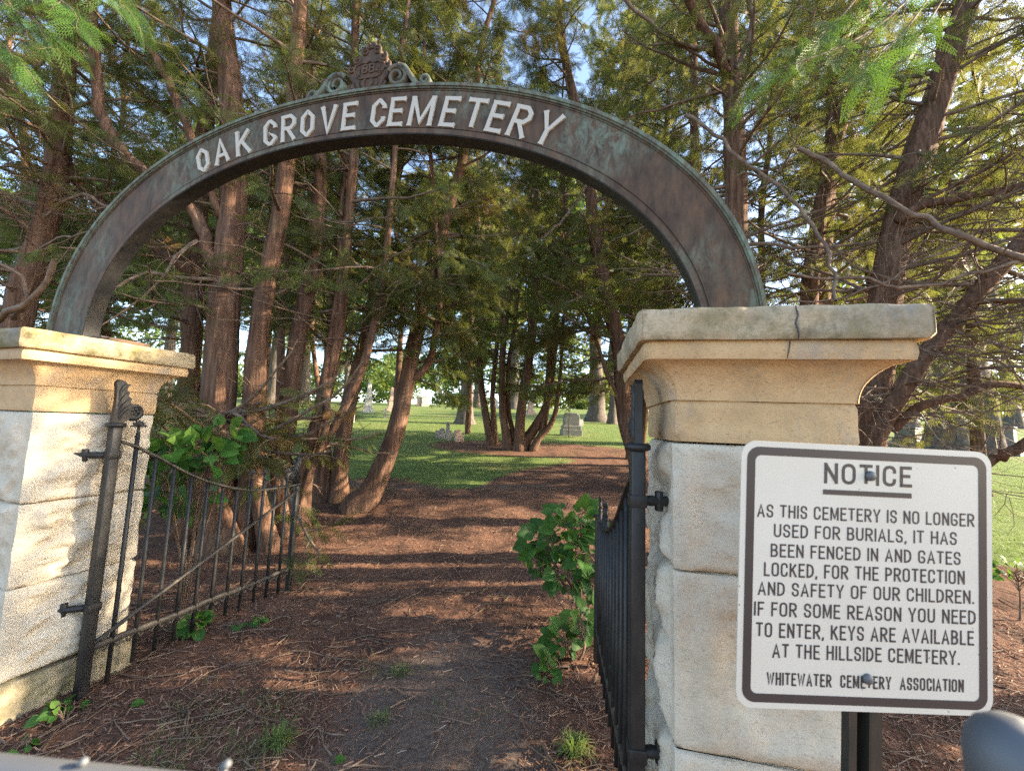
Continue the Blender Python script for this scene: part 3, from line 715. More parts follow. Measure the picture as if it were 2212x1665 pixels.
TX = [("NOTICE", .328, .677, .151, .080, .150), ("AS THIS CEMETERY IS NO LONGER", .066, .928, .291, .050, .13), ("USED FOR BURIALS, IT HAS", .133, .858, .364, .050, .13), ("BEEN FENCED IN AND GATES", .122, .873, .439, .050, .13),
      ("LOCKED, FOR THE PROTECTION", .097, .889, .512, .052, .13), ("AND SAFETY OF OUR CHILDREN.", .075, .926, .584, .051, .13), ("IF FOR SOME REASON YOU NEED", .062, .932, .661, .053, .13), ("TO ENTER, KEYS ARE AVAILABLE", .071, .924, .739, .054, .13),
      ("AT THE HILLSIDE CEMETERY.", .136, .868, .814, .053, .13), ("WHITEWATER  CEMETERY  ASSOCIATION", .116, .884, .914, .047, .14)]
for s, u0, u1, v, hh, th in TX:
    b = MB()
    ht = hh*SH; gap = .20*ht; sp = .52*ht; wt = 0
    if s == "NOTICE": gap = .21*ht
    for ch in s: wt += sp if ch == ' ' else GL[ch][0]*ht+gap
    wt -= gap; k = (u1-u0)*SW/wt; x = (u0-.5)*SW; zb = SZ+(.5-v)*SH
    for ch in s:
        if ch == ' ': x += sp*k; continue
        cw = GL[ch][0]*ht*k
        def tr(xx, yy, o, x=x, zb=zb): return (x+xx, -.0021-o, zb+yy)
        add_letter(b, ch, tr, cw, ht, ht*th, 0, 0, 6); x += cw+gap*k
    b.build('lettering', M_BLK, panel, smooth=False)
b = MB(); b.box((.325-.5)*SW, (.676-.5)*SW, -.0026, -.0018, SZ+(.5-.193)*SH, SZ+(.5-.174)*SH); b.build('underline', M_BLK, panel, smooth=False)
for u, v in ((.510, .114), (.505, .877)):
    b = MB(); b.sphere(((u-.5)*SW, -.0035, SZ+(.5-v)*SH), .0115, 10, (1, .75, 1)); b.build('bolt', M_ZINC, sg_)
b = MB()
for x0, x1, y0, y1 in ((-.032, -.018, .003, .006), (-.0178, -.0142, .0032, .036), (-.0178, .0178, .0362, .040), (.0142, .0178, .0032, .036), (.018, .044, .003, .006)): b.box(x0, x1, y0, y1, -.10, SZ+SH/2-.03)
b.build('post', M_POST, sg_, smooth=False)

# ------------------------------------------------------------------ chain link fence that the picture was taken over
_o = np.array([0, 0, H]); fA = _o+.66*(np.array([-.62, .456, 1.211])-_o); fB = _o+.66*(np.array([.425, .352, 1.238])-_o); fd = (fB-fA)/np.linalg.norm(fB-fA)
fen = thing('chain_link_fence', 'blurred grey tubular fence rail and capped post close to the camera', 'fence', (0, 0, 0))
b = MB(); b.tube([fA-fd*.9, fA, fB], .0127, 20); b.build('top_rail', M_ZINC, fen)
pc = at(2205, 1650, .27)
b = MB(); b.tube([(pc[0], pc[1], 0), (pc[0], pc[1], pc[2]-.005)], .021, 24); b.build('post', M_ZINC, fen)
b = MB(); b.lathe([(.0248, -.022), (.0255, 0), (.024, .009), (.0195, .018), (.012, .024), (.001, .0265)], (pc[0], pc[1], pc[2]), 24); b.build('post_cap', M_ZINC, fen)
b = MB()
for k in range(22):
    p = fA+fd*(-.8+k*.082); top = p[2]-.02
    for s in (-1, 1):
        q = [(p[0]+s*.041*u, p[1]+.012+.002*s, top-.0-u*.05) for u in (0, 1)]
        zz = []
        n = 22
        for i in range(n): zz.append((p[0]+s*.041*(1 if i % 2 else 0), p[1]+.014+.003*s*(1 if i % 2 else -1), top-.03-i*.055))
        b.tube(zz, .0015, 5)
b.build('wire_mesh', M_ZINC, fen)
for px_ in (180, 490):
    b = MB(); p = at(px_, 1650 if px_ > 300 else 1645, .29); b.tube([(p[0], p[1]+.002, p[2]-.03), (p[0]-.002, p[1], p[2])], .0022, 8)
    b.sphere(tuple(p), .003, 6); b.build('wire_knuckle', M_ZINC, fen)
# ------------------------------------------------------------------ cedar foliage
def _strip(p, q, w):
    p = np.array(p, float); q = np.array(q, float); d = q-p; n = np.array([-d[1], d[0], 0]); n /= np.linalg.norm(n)+1e-9
    return [p-n*w, p+n*w, q]
def frond(level):
    T = []
    bend = lambda x, y: (x, y, -.10*x*x-.12*abs(y))
    def st(a, b, w): T.extend(_strip(bend(*a), bend(*b), w))
    if level == 0:
        st((0, 0), (1, 0), .008)
        for i in range(9):
            x = .06+.10*i; Ls = .48*(1-x*.72)*(.55+.45*min(1, x*5))
            for s in (-1, 1):
                a = s*R(42-12*x); e = (x+Ls*math.cos(a), Ls*math.sin(a)); st((x, 0), e, .010)
                for k in range(2, 6):
                    t = k/6; p = (x+(e[0]-x)*t, e[1]*t); l2 = .125*(1-t*.5)*(1-x*.4); s2 = 1 if k % 2 else -1
                    a2 = a+s2*R(34); st(p, (p[0]+l2*math.cos(a2), p[1]+l2*math.sin(a2)), .0125)
    elif level == 1:
        st((0, 0), (1, 0), .012)
        for i in range(7):
            x = .08+.125*i; Ls = .48*(1-x*.70)*(.6+.4*min(1, x*4))
            for s in (-1, 1):
                a = s*R(45-12*x); e = (x+Ls*math.cos(a), Ls*math.sin(a)); st((x, 0), e, .019)
                for t, s2 in ((.4, 1), (.62, -1)):
                    p = (x+(e[0]-x)*t, e[1]*t); a2 = a+s2*R(38); l2 = .19*(1-x*.4); st(p, (p[0]+l2*math.cos(a2), p[1]+l2*math.sin(a2)), .016)
    else:
        st((0, 0), (1, 0), .02)
        for i in range(5):
            x = .08+.17*i; Ls = .50*(1-x*.66)
            for s in (-1, 1):
                a = s*R(46-12*x); st((x, 0), (x+Ls*math.cos(a), Ls*math.sin(a)), .034)
    return np.array(T)
FR = [frond(0), frond(1), frond(2)]
def place_fronds(name, mat, parent, P, D, U, S, tint, level):
    """P position, D axis, U plane normal (approximate), S size"""
    T = FR[level]; n = len(P)
    if n == 0: return None
    D = D/(np.linalg.norm(D, axis=1)[:, None]+1e-9); W = np.cross(U, D); W /= np.linalg.norm(W, axis=1)[:, None]+1e-9; U2 = np.cross(D, W)
    wid = rng.uniform(.75, 1.25, n)[:, None]
    V = P[:, None, :]+S[:, None, None]*(T[None, :, 0:1]*D[:, None, :]+T[None, :, 1:2]*(W*wid)[:, None, :]+T[None, :, 2:3]*U2[:, None, :])
    tt = np.repeat(tint, len(T))
    return fast_mesh(name, V.reshape(-1, 3), 3, mat, parent, tt)
class Tubes:                                          # many thin twigs at once
    def __init__(s): s.V = []; s.F = []; s.n = 0
    def add(s, P, r0, r1, k=4):
        P = np.asarray(P, float); m = len(P); T = np.gradient(P, axis=0); T /= np.linalg.norm(T, axis=1)[:, None]+1e-9
        ref = np.array([0, 0, 1.]) if abs(T[:, 2]).mean() < .8 else np.array([1., 0, 0])
        Nn = np.cross(T, ref); Nn /= np.linalg.norm(Nn, axis=1)[:, None]+1e-9; B = np.cross(T, Nn)
        th = np.arange(k)*2*math.pi/k; rr = np.linspace(r0, r1, m)
        V = P[:, None]+(Nn[:, None]*np.cos(th)[None, :, None]+B[:, None]*np.sin(th)[None, :, None])*rr[:, None, None]
        s.V.append(V.reshape(-1, 3)); i = np.arange(m-1)[:, None]*k; j = np.arange(k)[None]; j2 = (j+1) % k
        s.F.append(np.stack([i+j, i+j2, i+k+j2, i+k+j], -1).reshape(-1, 4)+s.n); s.n += m*k
    def build(s, name, mat, parent=None):
        if not s.V: return None
        return fast_mesh(name, np.vstack(s.V), 4, mat, parent, smooth=True, kidx=np.vstack(s.F))
def wander(p, d, L, n, wig, sag=0., up=0.):
    p = np.array(p, float); d = np.array(d, float); d /= np.linalg.norm(d); out = [p.copy()]; st = L/n
    for i in range(n):
        t = (i+1)/n
        d = d+rng.normal(0, wig, 3)+np.array([0, 0, -sag*(1-t)+up*t]); d /= np.linalg.norm(d); p = p+d*st; out.append(p.copy())
    return np.array(out)
UPV = np.array([0, 0, 1.])
class Cedar:
    def __init__(s): s.tw = Tubes(); s.P = []; s.D = []; s.U = []; s.S = []; s.t = []
    def fronds(s, path, n, size, tb, frac=.25):
        m = len(path)
        for k in range(n):
            u = frac+(1-frac)*(k+rng.random())/n; f = u*(m-1); i = min(int(f), m-2); q = path[i]+(path[i+1]-path[i])*(f-i)
            d = path[i+1]-path[i]; d = d/np.linalg.norm(d); sd = np.cross(d, UPV); sd /= np.linalg.norm(sd)+1e-9
            side = 1 if k % 2 else -1
            ax = d*rng.uniform(.3, 1)+sd*side*rng.uniform(.2, .9)+UPV*rng.uniform(-.85, .25)
            U = UPV*rng.uniform(.2, 1)+sd*rng.normal(0, .7)+d*rng.normal(0, .5)
            s.P.append(q); s.D.append(ax); s.U.append(U); s.S.append(size*rng.uniform(.6, 1.25)); s.t.append(tb)
    def branch(s, p, d, L, r, live, dens=1., size=.2, sag=.10, up=.12, twigs=6., n=7, sides=5, wig=.13):
        P = wander(p, d, L, n, wig, sag, up); s.tw.add(P, r, r*.3, sides); s.along(P, r, live, dens, size, twigs); return P
    def along(s, P, r, live, dens=1., size=.2, twigs=6., f0=.18):
        L = np.linalg.norm(np.diff(P, axis=0), axis=1).sum(); nt_ = max(2, int(L*twigs)); m = len(P)
        tb = rng.uniform(.2, .8) if rng.random() > .04 else rng.uniform(0, .1)
        for k in range(nt_):
            u = f0+(1-f0)*(k+rng.random())/nt_; f = u*(m-1.001); i = int(f); q = P[i]+(P[i+1]-P[i])*(f-i); d = P[i+1]-P[i]; d /= np.linalg.norm(d)
            sd = np.cross(d, UPV); sd /= np.linalg.norm(sd)+1e-9
            dd = d*rng.uniform(.2, .9)+sd*rng.choice([-1, 1])*rng.uniform(.3, 1)+UPV*rng.uniform(-.55, .45)
            l = rng.uniform(.14, .5)*(1.1-.5*u)*min(1.3, .5+L*.5)
            T = wander(q, dd, l, 4, .24, .14, .05); s.tw.add(T, max(.0022, r*.28), .0013, 3)
            if live:
                t2 = float(np.clip(tb+rng.normal(0, .14), .11 if tb > .1 else 0, 1))
                s.fronds(T, max(1, int(dens*(2+l*13))), size, t2)
            elif rng.random() < .6:
                i2 = rng.integers(1, 4); T2 = wander(T[i2], dd+rng.normal(0, .8, 3), l*.6, 3, .3, .1, .05); s.tw.add(T2, .002, .001, 3)
        if live: s.fronds(P[m//2:], max(2, int(dens*5)), size*1.05, tb, .2)
    def finish(s, root, level, mat, twm=None):
        s.tw.build('branches', twm or M_TWIG, root)
        if s.P:
            P = np.array(s.P); tn = np.clip(np.array(s.t)+.18*fbm(P, .9, 2, 3), 0, 1)
            place_fronds('crown', mat, root, P, np.array(s.D), np.array(s.U), np.array(s.S), tn, level)
def stem_tube(mb, pts, r0, r1, seed, sides=14, base=True, step=.10, flare=.5):
    L = np.linalg.norm(np.diff(pts, axis=0), axis=1).sum(); n = max(8, int(L/step)); P = smooth_path(pts, n)
    t = np.linspace(0, 1, n); r = r0+(r1-r0)*t
    if base:
        h = P[:, 2]-P[0, 2]; r = r*(1+flare*np.exp(-h/.22))
    mb.tube(P, r, sides, True, .16, seed); return P, r
def cedar(label, stems, ztop=10., zlo=2.4, nb=60, dens=1., size=.2, level=2, mat=None, deadlo=.8, blen=(.6, 2.), limbs=(), name='cedar_tree', group=None, seed=0, twigs=6., dead=0, deadz=(1.7, 4.6), bias=None, bark=None, liveprob=.93, cat='tree', sag=.10):
    """stems: (list of (px, py, Y) up the visible trunk, r0, r1, grows on to the top?)"""
    root = None; c = Cedar(); paths = []
    for si, (nodes, r0, r1, cont) in enumerate(stems):
        pts = [at(*q) for q in nodes]
        if root is None:
            b0 = pts[0]; root = thing(name, label, cat, tuple(b0), 0, group); base = np.array(b0)
        pts = np.array(pts); 
        if cont:
            d = pts[-1]-pts[-2]; d /= np.linalg.norm(d); p = pts[-1].copy(); ex = []
            r_end = r1; hh = ztop-p[2]
            k = max(2, int(hh/.9))
            for i in range(k):
                d = d*.75+UPV*.25+rng.normal(0, .07, 3); d /= np.linalg.norm(d); p = p+d*hh/k; ex.append(p.copy())
            nmain = len(pts); full = np.vstack([pts, ex])
            L1 = np.linalg.norm(np.diff(pts, axis=0), axis=1).sum(); L2 = hh
            rend = max(.015, r1*.22)
        else:
            full = pts; rend = r1; L1, L2 = 1, 0
        mb = MB()
        Ls = np.linalg.norm(np.diff(full, axis=0), axis=1).sum(); n = max(10, int(Ls/(.07 if base[1] < 9 else .14))); P = smooth_path(full, n); cum = np.concatenate([[0], np.cumsum(np.linalg.norm(np.diff(P, axis=0), axis=1))])
        r0, r1, rend = r0*.71, r1*.71, rend*.71
        r = np.interp(cum, [0, L1, max(L1+L2, cum[-1])], [r0, r1, rend]) if cont else np.interp(cum, [0, cum[-1]], [r0, r1])
        on_ground = abs(P[0, 2]-gz(P[0, 1])) < .25
        if on_ground:
            h = P[:, 2]-P[0, 2]; r = r*(1+.55*np.exp(-h/.25)); P[0, 2] -= .12
        mb.tube(P-base, r, 22 if base[1] < 9 else 12, True, .17, seed+si*3.3, 1.0, .30 if on_ground else 0.); o = mb.build('trunk', bark or M_CEDAR, root)
        paths.append((P, r))
    for P, r in paths:                                # side branches
        zs = P[:, 2]; 
        nbk = int(nb/len(paths))
        for k in range(nbk):
            z = zlo+(min(ztop, zs[-1])-.3-zlo)*((k+rng.random())/nbk)**1.0
            if z < zs.min()+.6: continue
            i = int(np.argmin(np.abs(zs-z))); top = (z-zlo)/max(.1, ztop-zlo)
            a = rng.uniform(0, 2*math.pi)
            if bias is not None and rng.random() < .6: a = bias+rng.normal(0, .7)
            el = rng.uniform(-.25, .5)+.35*top; L = rng.uniform(*blen)*(1-.35*top)
            live = rng.random() < (liveprob if z > zlo+deadlo else .35)
            c.branch(P[i]-base, (math.cos(a)*math.cos(el), math.sin(a)*math.cos(el), math.sin(el)), L, min(r[i]*.35, .010+.011*L), live, dens, size, twigs=twigs if live else twigs*.8, sag=sag)
    for k in range(dead):                             # bare dead branches low on the trunk
        P, r = paths[k % len(paths)]; z = rng.uniform(*deadz); i = int(np.argmin(np.abs(P[:, 2]-z))); a = rng.uniform(0, 2*math.pi)
        if rng.random() < .6: a = -math.pi/2+rng.normal(0, .9)
        c.branch(P[i]-base, (math.cos(a), math.sin(a), rng.uniform(-.2, .35)), rng.uniform(.7, 2.2), rng.uniform(.005, .013), False, 1, .2, sag=.06, up=.10, twigs=5.5, n=9, wig=.20)
    for lm in limbs:
        nodes, r0, r1, live = lm[:4]
        pts = np.array([at(*q) for q in nodes])-base; P = smooth_path(pts, max(10, int(np.linalg.norm(np.diff(pts, axis=0), axis=1).sum()/.12)))
        P[1:-1] += rng.normal(0, .012, (len(P)-2, 3))
        if r0 > .035:
            mb = MB(); mb.tube(P, np.linspace(r0, r1, len(P)), 10, True, .14, seed+7); mb.build('limb', bark or M_CEDAR, root)
        else: c.tw.add(P, r0, r1, 6)
        for k in range(int(len(P)*.5)):
            if rng.random() < .5: continue
            i = rng.integers(2, len(P)); d = rng.normal(0, 1, 3); d[2] *= .5
            c.branch(P[i-1], d, rng.uniform(.25, .9), max(.004, r0*.18), live and rng.random() < .8, dens, size, twigs=7)
    c.finish(root, level, mat or M_FOL); return root
def st(*n, Y=None): return [(a, b, Y) if Y else None for a, b in n]
def nodes(Y, *pts, Yend=None):
    m = len(pts); return [(p[0], p[1], Y+((Yend if Yend is not None else Y)-Y)*i/(m-1)) for i, p in enumerate(pts)]
GC = 'cedar trees around the gate'
# trunks in the arch opening, left to right
cedar('dark straight cedar trunk behind the leafy vine and the left gate leaf', [(nodes(5.25, (400, 1135), (404, 920), (412, 760), (420, 620), (431, 460), (436, 330)), .17, .14, 1)], 11, 2.6, 75, 1.15, .2, 1, seed=1, group=GC, dead=14, deadz=(2.5, 5.0),
      limbs=[(nodes(5.2, (430, 600), (397, 578), (303, 505), (202, 422), (119, 325), (65, 231), (0, 173), (-60, 90), Yend=4.0), .085, .05, True)])
cedar('thick double cedar trunk with orange sunlit base behind the left gate leaf', [(nodes(4.58, (492, 1182), (472, 1060), (470, 950), (478, 800), (484, 650), (497, 500), (506, 390), (500, 200), (478, 0)), .27, .14, 1), (nodes(4.62, (520, 1185), (540, 1050), (545, 930), (548, 850), (566, 680), (590, 540), (612, 420), (632, 240), (645, 60)), .17, .11, 1), (nodes(4.52, (412, 1135), (436, 1062), (466, 975), (474, 900)), .13, .15, 0), (nodes(4.58, (585, 1190), (565, 1110), (541, 1020), (536, 960)), .10, .14, 0)], 11, 2.8, 95, 1.1, .2, 1, seed=2, group=GC, dead=14, deadz=(2.5, 5.0),
      limbs=[(nodes(4.5, (470, 600), (425, 470), (365, 400), (303, 361), (240, 290), (212, 220), (205, 100), (198, -60), Yend=4.2), .075, .045, True),
             (nodes(4.5, (478, 470), (420, 320), (361, 173), (296, 65), (240, -30), Yend=4.2), .05, .03, True), (nodes(4.45, (468, 605), (390, 600), (332, 590), (285, 600), (215, 650), Yend=3.9), .026, .012, False), (nodes(4.4, (425, 520), (390, 545), (335, 622), (260, 680), (205, 712), Yend=3.8), .02, .007, False)])
cedar('slender leaning cedar clump with crossing sunlit stems in front of the lawn', [(nodes(5.02, (622, 1150), (612, 1040), (603, 960), (618, 920), (636, 780), (655, 670), (680, 560), (692, 400), (685, 300), (665, 180), (650, 0)), .17, .10, 1), (nodes(5.05, (648, 1150), (652, 1040), (690, 900), (722, 770), (735, 690), (745, 560), (760, 400), (770, 250)), .12, .085, 1), (nodes(4.98, (640, 1150), (660, 1050), (705, 920), (702, 820), (716, 720), (732, 600)), .06, .045, 1), (nodes(5.1, (655, 1120), (672, 1010), (725, 915), (772, 820), (800, 735), (826, 620), (840, 480)), .075, .06, 1)], 11, 2.7, 95, 1.1, .2, 1, seed=3, group=GC, dead=12, deadz=(2.5, 5.0))
cedar('dark forked cedar trunk standing at the edge of the lawn', [(nodes(6.3, (698, 1082), (700, 1000), (692, 900), (716, 770), (724, 620), (738, 420)), .17, .11, 1), (nodes(6.3, (728, 1082), (736, 1000), (748, 900), (772, 800), (792, 720), (822, 560), (850, 420)), .17, .10, 1)], 11, 2.5, 90, 1., .22, 2, seed=4, group=GC)
cedar('lone curved cedar trunk leaning right over the reddish litter', [(nodes(5.93, (768, 1098), (800, 1064), (828, 1008), (846, 962), (859, 918), (872, 860), (883, 806), (892, 750), (906, 690), (925, 600)), .205, .13, 1), (nodes(5.93, (880, 822), (908, 806), (930, 772), (939, 728), (950, 650)), .085, .06, 1)], 10, 2.2, 150, 1.4, .24, 1, seed=5, group=GC, deadlo=.0, blen=(.6, 1.9))
# middle distance
cedar('cedar trunk pair just left of the many stemmed cedar', [(nodes(11.9, (1062, 962), (1050, 900), (1042, 850), (1035, 780)), .17, .13, 1), (nodes(11.9, (1068, 962), (1066, 900), (1064, 850), (1072, 760)), .13, .10, 1)], 11, 2.5, 90, 1.1, .27, 2, M_FOL, seed=6, group=GC, deadlo=0, blen=(1., 2.8))
cedar('many stemmed cedar fanning out from one base in the middle distance', [(nodes(11.3, (1100, 968), (1090, 915), (1084, 860), (1086, 760)), .17, .12, 1), (nodes(11.4, (1112, 968), (1106, 925), (1098, 880), (1098, 790)), .11, .09, 1), (nodes(11.25, (1122, 972), (1122, 925), (1130, 860), (1142, 780), (1152, 690), (1160, 560)), .22, .16, 1), (nodes(11.4, (1128, 962), (1152, 930), (1178, 880), (1190, 820), (1200, 700)), .19, .14, 1), (nodes(11.2, (1150, 972), (1165, 945), (1184, 925), (1200, 890), (1205, 850), (1212, 790)), .13, .07, 1), (nodes(11.3, (1168, 940), (1178, 900), (1182, 850), (1186, 780)), .12, .10, 1)], 11, 2.9, 125, 1.05, .27, 2, M_FOL, seed=7, group=GC, deadlo=0, blen=(.9, 2.6))
cedar('tall leaning cedar with shaggy red bark just behind the right gate post', [(nodes(7.5, (1392, 1060), (1372, 980), (1352, 905), (1345, 840), (1335, 740), (1310, 640), (1290, 540), (1276, 430), (1262, 330), (1240, 220), (1212, 80), (1208, 0)), .24, .10, 1), (nodes(7.45, (1348, 890), (1330, 850), (1312, 810), (1296, 760)), .09, .05, 1)], 11, 2.3, 130, 1.15, .22, 1, seed=8, group=GC, deadlo=.1, blen=(.7, 2.2), bias=math.pi,
      limbs=[(nodes(7.4, (1270, 395), (1235, 450), (1190, 500), (1150, 520), (1090, 490), Yend=6.6), .035, .012, False)])
# above and right of the right pillar
cedar('straight red barked cedar trunk rising directly behind the right end of the arch', [(nodes(4.7, (1600, 1180), (1596, 800), (1592, 470), (1588, 330), (1580, 180), (1572, 20)), .19, .155, 1)], 11.5, 3.3, 85, 1.0, .2, 1, seed=9, group=GC, dead=18, deadz=(2.0, 5.5),
      limbs=[(nodes(4.6, (1570, 160), (1545, 95), (1503, 24), (1470, -40), Yend=4.2), .06, .045, True), (nodes(4.6, (1575, 130), (1520, 108), (1447, 80), (1350, 0), Yend=4.4), .035, .02, False), (nodes(4.4, (1480, 250), (1535, 280), (1600, 345), (1687, 408), (1750, 480), (1795, 568), (1805, 650), Yend=3.2), .022, .014, False), (nodes(4.6, (1590, 150), (1625, 60), (1612, -20), Yend=4.3), .035, .03, True)])
cedar('thin grey cedar stem behind the straight trunk near the arch', [(nodes(7.0, (1520, 900), (1510, 600), (1502, 350), (1498, 150), (1495, 30)), .12, .10, 1)], 11, 3.0, 70, .9, .24, 2, seed=10, group=GC)
cedar('dark pair of cedar trunks between the straight trunk and the big leaning trunk', [(nodes(5.9, (1740, 1130), (1742, 800), (1748, 640), (1762, 520), (1782, 400), (1806, 300), (1842, 160), (1870, 0)), .19, .13, 1), (nodes(6.0, (1775, 1130), (1776, 800), (1778, 600), (1786, 470), (1794, 330), (1800, 150)), .15, .11, 1)], 10.5, 2.9, 100, .85, .22, 1, seed=11, group=GC, deadlo=1.0, liveprob=.85, dead=22)
cedar('big leaning cedar trunk with dark shaded side behind the right pillar', [(nodes(4.4, (1860, 1230), (1885, 850), (1912, 650), (1932, 520), (1956, 420), (1990, 310), (2030, 190), (2068, 70), (2090, -20)), .24, .165, 1)], 10, 2.8, 105, .75, .2, 1, seed=12, group=GC, deadlo=1.2, liveprob=.8, twigs=7, dead=56,
      limbs=[(nodes(4.2, (1940, 480), (2000, 440), (2080, 432), (2212, 400), (2300, 390), Yend=3.6), .05, .03, True), (nodes(3.8, (1725, 320), (1790, 352), (1850, 400), (1930, 445), (2010, 478), (2080, 515), (2212, 562), (2300, 600), Yend=2.9), .022, .026, False), (nodes(3.6, (1700, 590), (1780, 600), (1870, 600), (1960, 620), (2100, 590), (2230, 560), Yend=3.2), .012, .016, False), (nodes(3.7, (1690, 655), (1790, 648), (1900, 620), (1990, 560), (2100, 520), Yend=3.3), .008, .012, False)])
cedar('cedar trunk leaning steeply to the right beside the end of the pillar cap', [(nodes(4.1, (1850, 1080), (1900, 930), (1945, 850), (1990, 780), (2060, 695), (2130, 610), (2212, 520), (2330, 420), Yend=3.7), .13, .095, 1)], 9.5, 2.7, 70, .8, .19, 1, seed=13, group=GC, deadlo=.9, liveprob=.8, twigs=7, dead=70, deadz=(1.4, 3.6),
      limbs=[(nodes(4.1, (1925, 930), (1965, 890), (2030, 865), (2090, 850), (2160, 830), (2240, 845), Yend=3.9), .05, .03, True), (nodes(4.3, (2010, 760), (2060, 735), (2120, 760), (2190, 800), (2260, 860), Yend=4.0), .02, .008, True), (nodes(4.2, (2040, 720), (2100, 690), (2170, 700), (2260, 690), Yend=3.8), .018, .008, True), (nodes(4.2, (1960, 830), (2010, 820), (2060, 850), (2110, 900), Yend=4.0), .014, .005, True), (nodes(4.0, (2090, 660), (2130, 720), (2180, 780), (2230, 880), Yend=3.6), .014, .006, False), (nodes(3.8, (2060, 1010), (2150, 993), (2185, 975), (2240, 945), Yend=3.4), .04, .045, False)])
# left, above the left pillar
cedar('dark upright cedar trunk at the far left above the pillar', [(nodes(4.5, (-10, 1080), (18, 860), (48, 650), (88, 520), (118, 400), (132, 260), (140, 120), (142, 0)), .20, .13, 1)], 10, 2.6, 90, .95, .2, 1, seed=14, group=GC, deadlo=.8, liveprob=.8, dead=26,
      limbs=[(nodes(3.7, (-40, 700), (0, 688), (60, 655), (100, 610), (118, 560), Yend=3.4), .035, .02, False), (nodes(3.7, (30, 690), (60, 660), (45, 600), (-20, 560), Yend=3.5), .02, .012, False), (nodes(4.3, (95, 470), (170, 420), (240, 445), (330, 420), Yend=3.9), .02, .01, False), (nodes(4.2, (60, 560), (120, 520), (190, 500), Yend=3.7), .015, .007, False)])
# cedars filling the grove behind
def grove(px, Y, ztop, label, zlo=2.2, seed=0, mat=None, dens=1.25, nb=120, size=.27, r=.16, lean=0, blen=(.9, 2.6), level=2):
    y0 = 926+.034*(px-1106)+(H-float(gz(Y)))*F/Y
    return cedar(label, [(nodes(Y, (px, y0+4), (px+lean*.4, y0-150*8/Y), (px+lean, y0-420*8/Y)), r, r*.75, 1)], ztop, float(gz(Y))+zlo, nb, dens, size, level, mat or M_FOLD, 0., blen, seed=seed, group='cedars further back in the grove')
GRV = [(1362, 10.5, 15.5, 'tall thin cedar filling the sky gap above the crown of the arch', ), (1010, 15, 17, 'tallest back row cedar behind the middle of the arch'), (600, 9.8, 14.5, 'back row cedar crown above the slender clump'), (250, 9.5, 14, 'back row cedar seen between the two limbs above the left pillar'), (560, 12, 15.5, 'back row cedar crown between the double trunk and the slender clump'), (850, 13.5, 16, 'back row cedar filling the arch behind the curved trunk'),
       (1385, 13, 16, 'back row cedar right of the many stemmed cedar'), (1420, 9.6, 14, 'back row cedar behind the right end of the arch'), (1650, 9, 14, 'back row cedar between straight trunk and dark pair'),
       (1890, 8.5, 13, 'back row cedar behind the big leaning trunk'), (2120, 8, 13, 'back row cedar at the right edge of the photo'), (40, 8, 13, 'back row cedar at the left edge of the photo'), (700, 16, 13, 'tall cedar far behind the slender clump'), (420, 15, 13, 'tall cedar far behind the dark straight trunk')]
for i, (px, Y_, zt, lab) in enumerate(GRV):
    grove(px, Y_, zt, lab, zlo=(5.0 if px in (1362, 1010, 600) else 3.2 if px in (250, 560, 850, 700, 420, 1650) else 1.8 if px in (1890, 2120) else 2.0), seed=20+i, lean=random.uniform(-30, 30), mat=M_FOL if i % 3 == 0 else M_FOLD, nb=140 if Y_ < 12 else 130, dens=1.1)
# near sprays hanging into the picture
def hanging(label, limbs, level=0, size=.16, mat=None, dens=1.1, twigs=9.):
    pts0 = at(*limbs[0][0]); root = thing('cedar_branch', label, 'branch', tuple(pts0)); c = Cedar(); base = np.array(pts0)
    for L in limbs:
        P = smooth_path(np.array([at(*q) for q in L])-base, 12); c.tw.add(P, .007, .002, 5); m = len(P)
        for k in range(int(twigs)):
            u = .15+.85*(k+rng.random())/twigs; i = min(int(u*(m-1)), m-2); d = P[i+1]-P[i]; d /= np.linalg.norm(d); sd = np.cross(d, UPV); sd /= np.linalg.norm(sd)
            dd = d*.8+sd*rng.choice([-1, 1])*rng.uniform(.2, .8)+UPV*rng.uniform(-.5, .1); T = wander(P[i], dd, rng.uniform(.10, .24), 3, .15, .1); c.tw.add(T, .0022, .001, 3)
            c.fronds(T, int(3*dens+1), size, rng.uniform(.3, .9), .1)
        c.fronds(P, int(7*dens), size, .6, .3)
    c.finish(root, level, mat or M_FOLN); return root
hanging('bright green cedar spray hanging close above the right pillar', [nodes(1.9, (2010, -60), (1930, 30), (1840, 90), (1740, 130), (1630, 165), Yend=1.65), nodes(1.95, (2030, -40), (1960, 60), (1900, 120), (1860, 165), Yend=1.75), nodes(2.0, (1900, -80), (1840, 10), (1780, 70), (1700, 110), Yend=1.8), nodes(2.0, (2060, -40), (2010, 40), (1960, 100), (1930, 150), Yend=1.85)], 0, .17, twigs=9)
hanging('bright green cedar spray in the top left corner', [nodes(2.0, (-80, -60), (0, 0), (60, 40), (110, 60), Yend=1.9), nodes(2.0, (60, -80), (100, -20), (150, 15), (175, 50), Yend=1.9), nodes(2.0, (-100, 20), (-40, 60), (0, 90), (30, 120), Yend=1.9), nodes(2.1, (200, -80), (245, -20), (270, 20), Yend=2.0)], 0, .16, twigs=7)
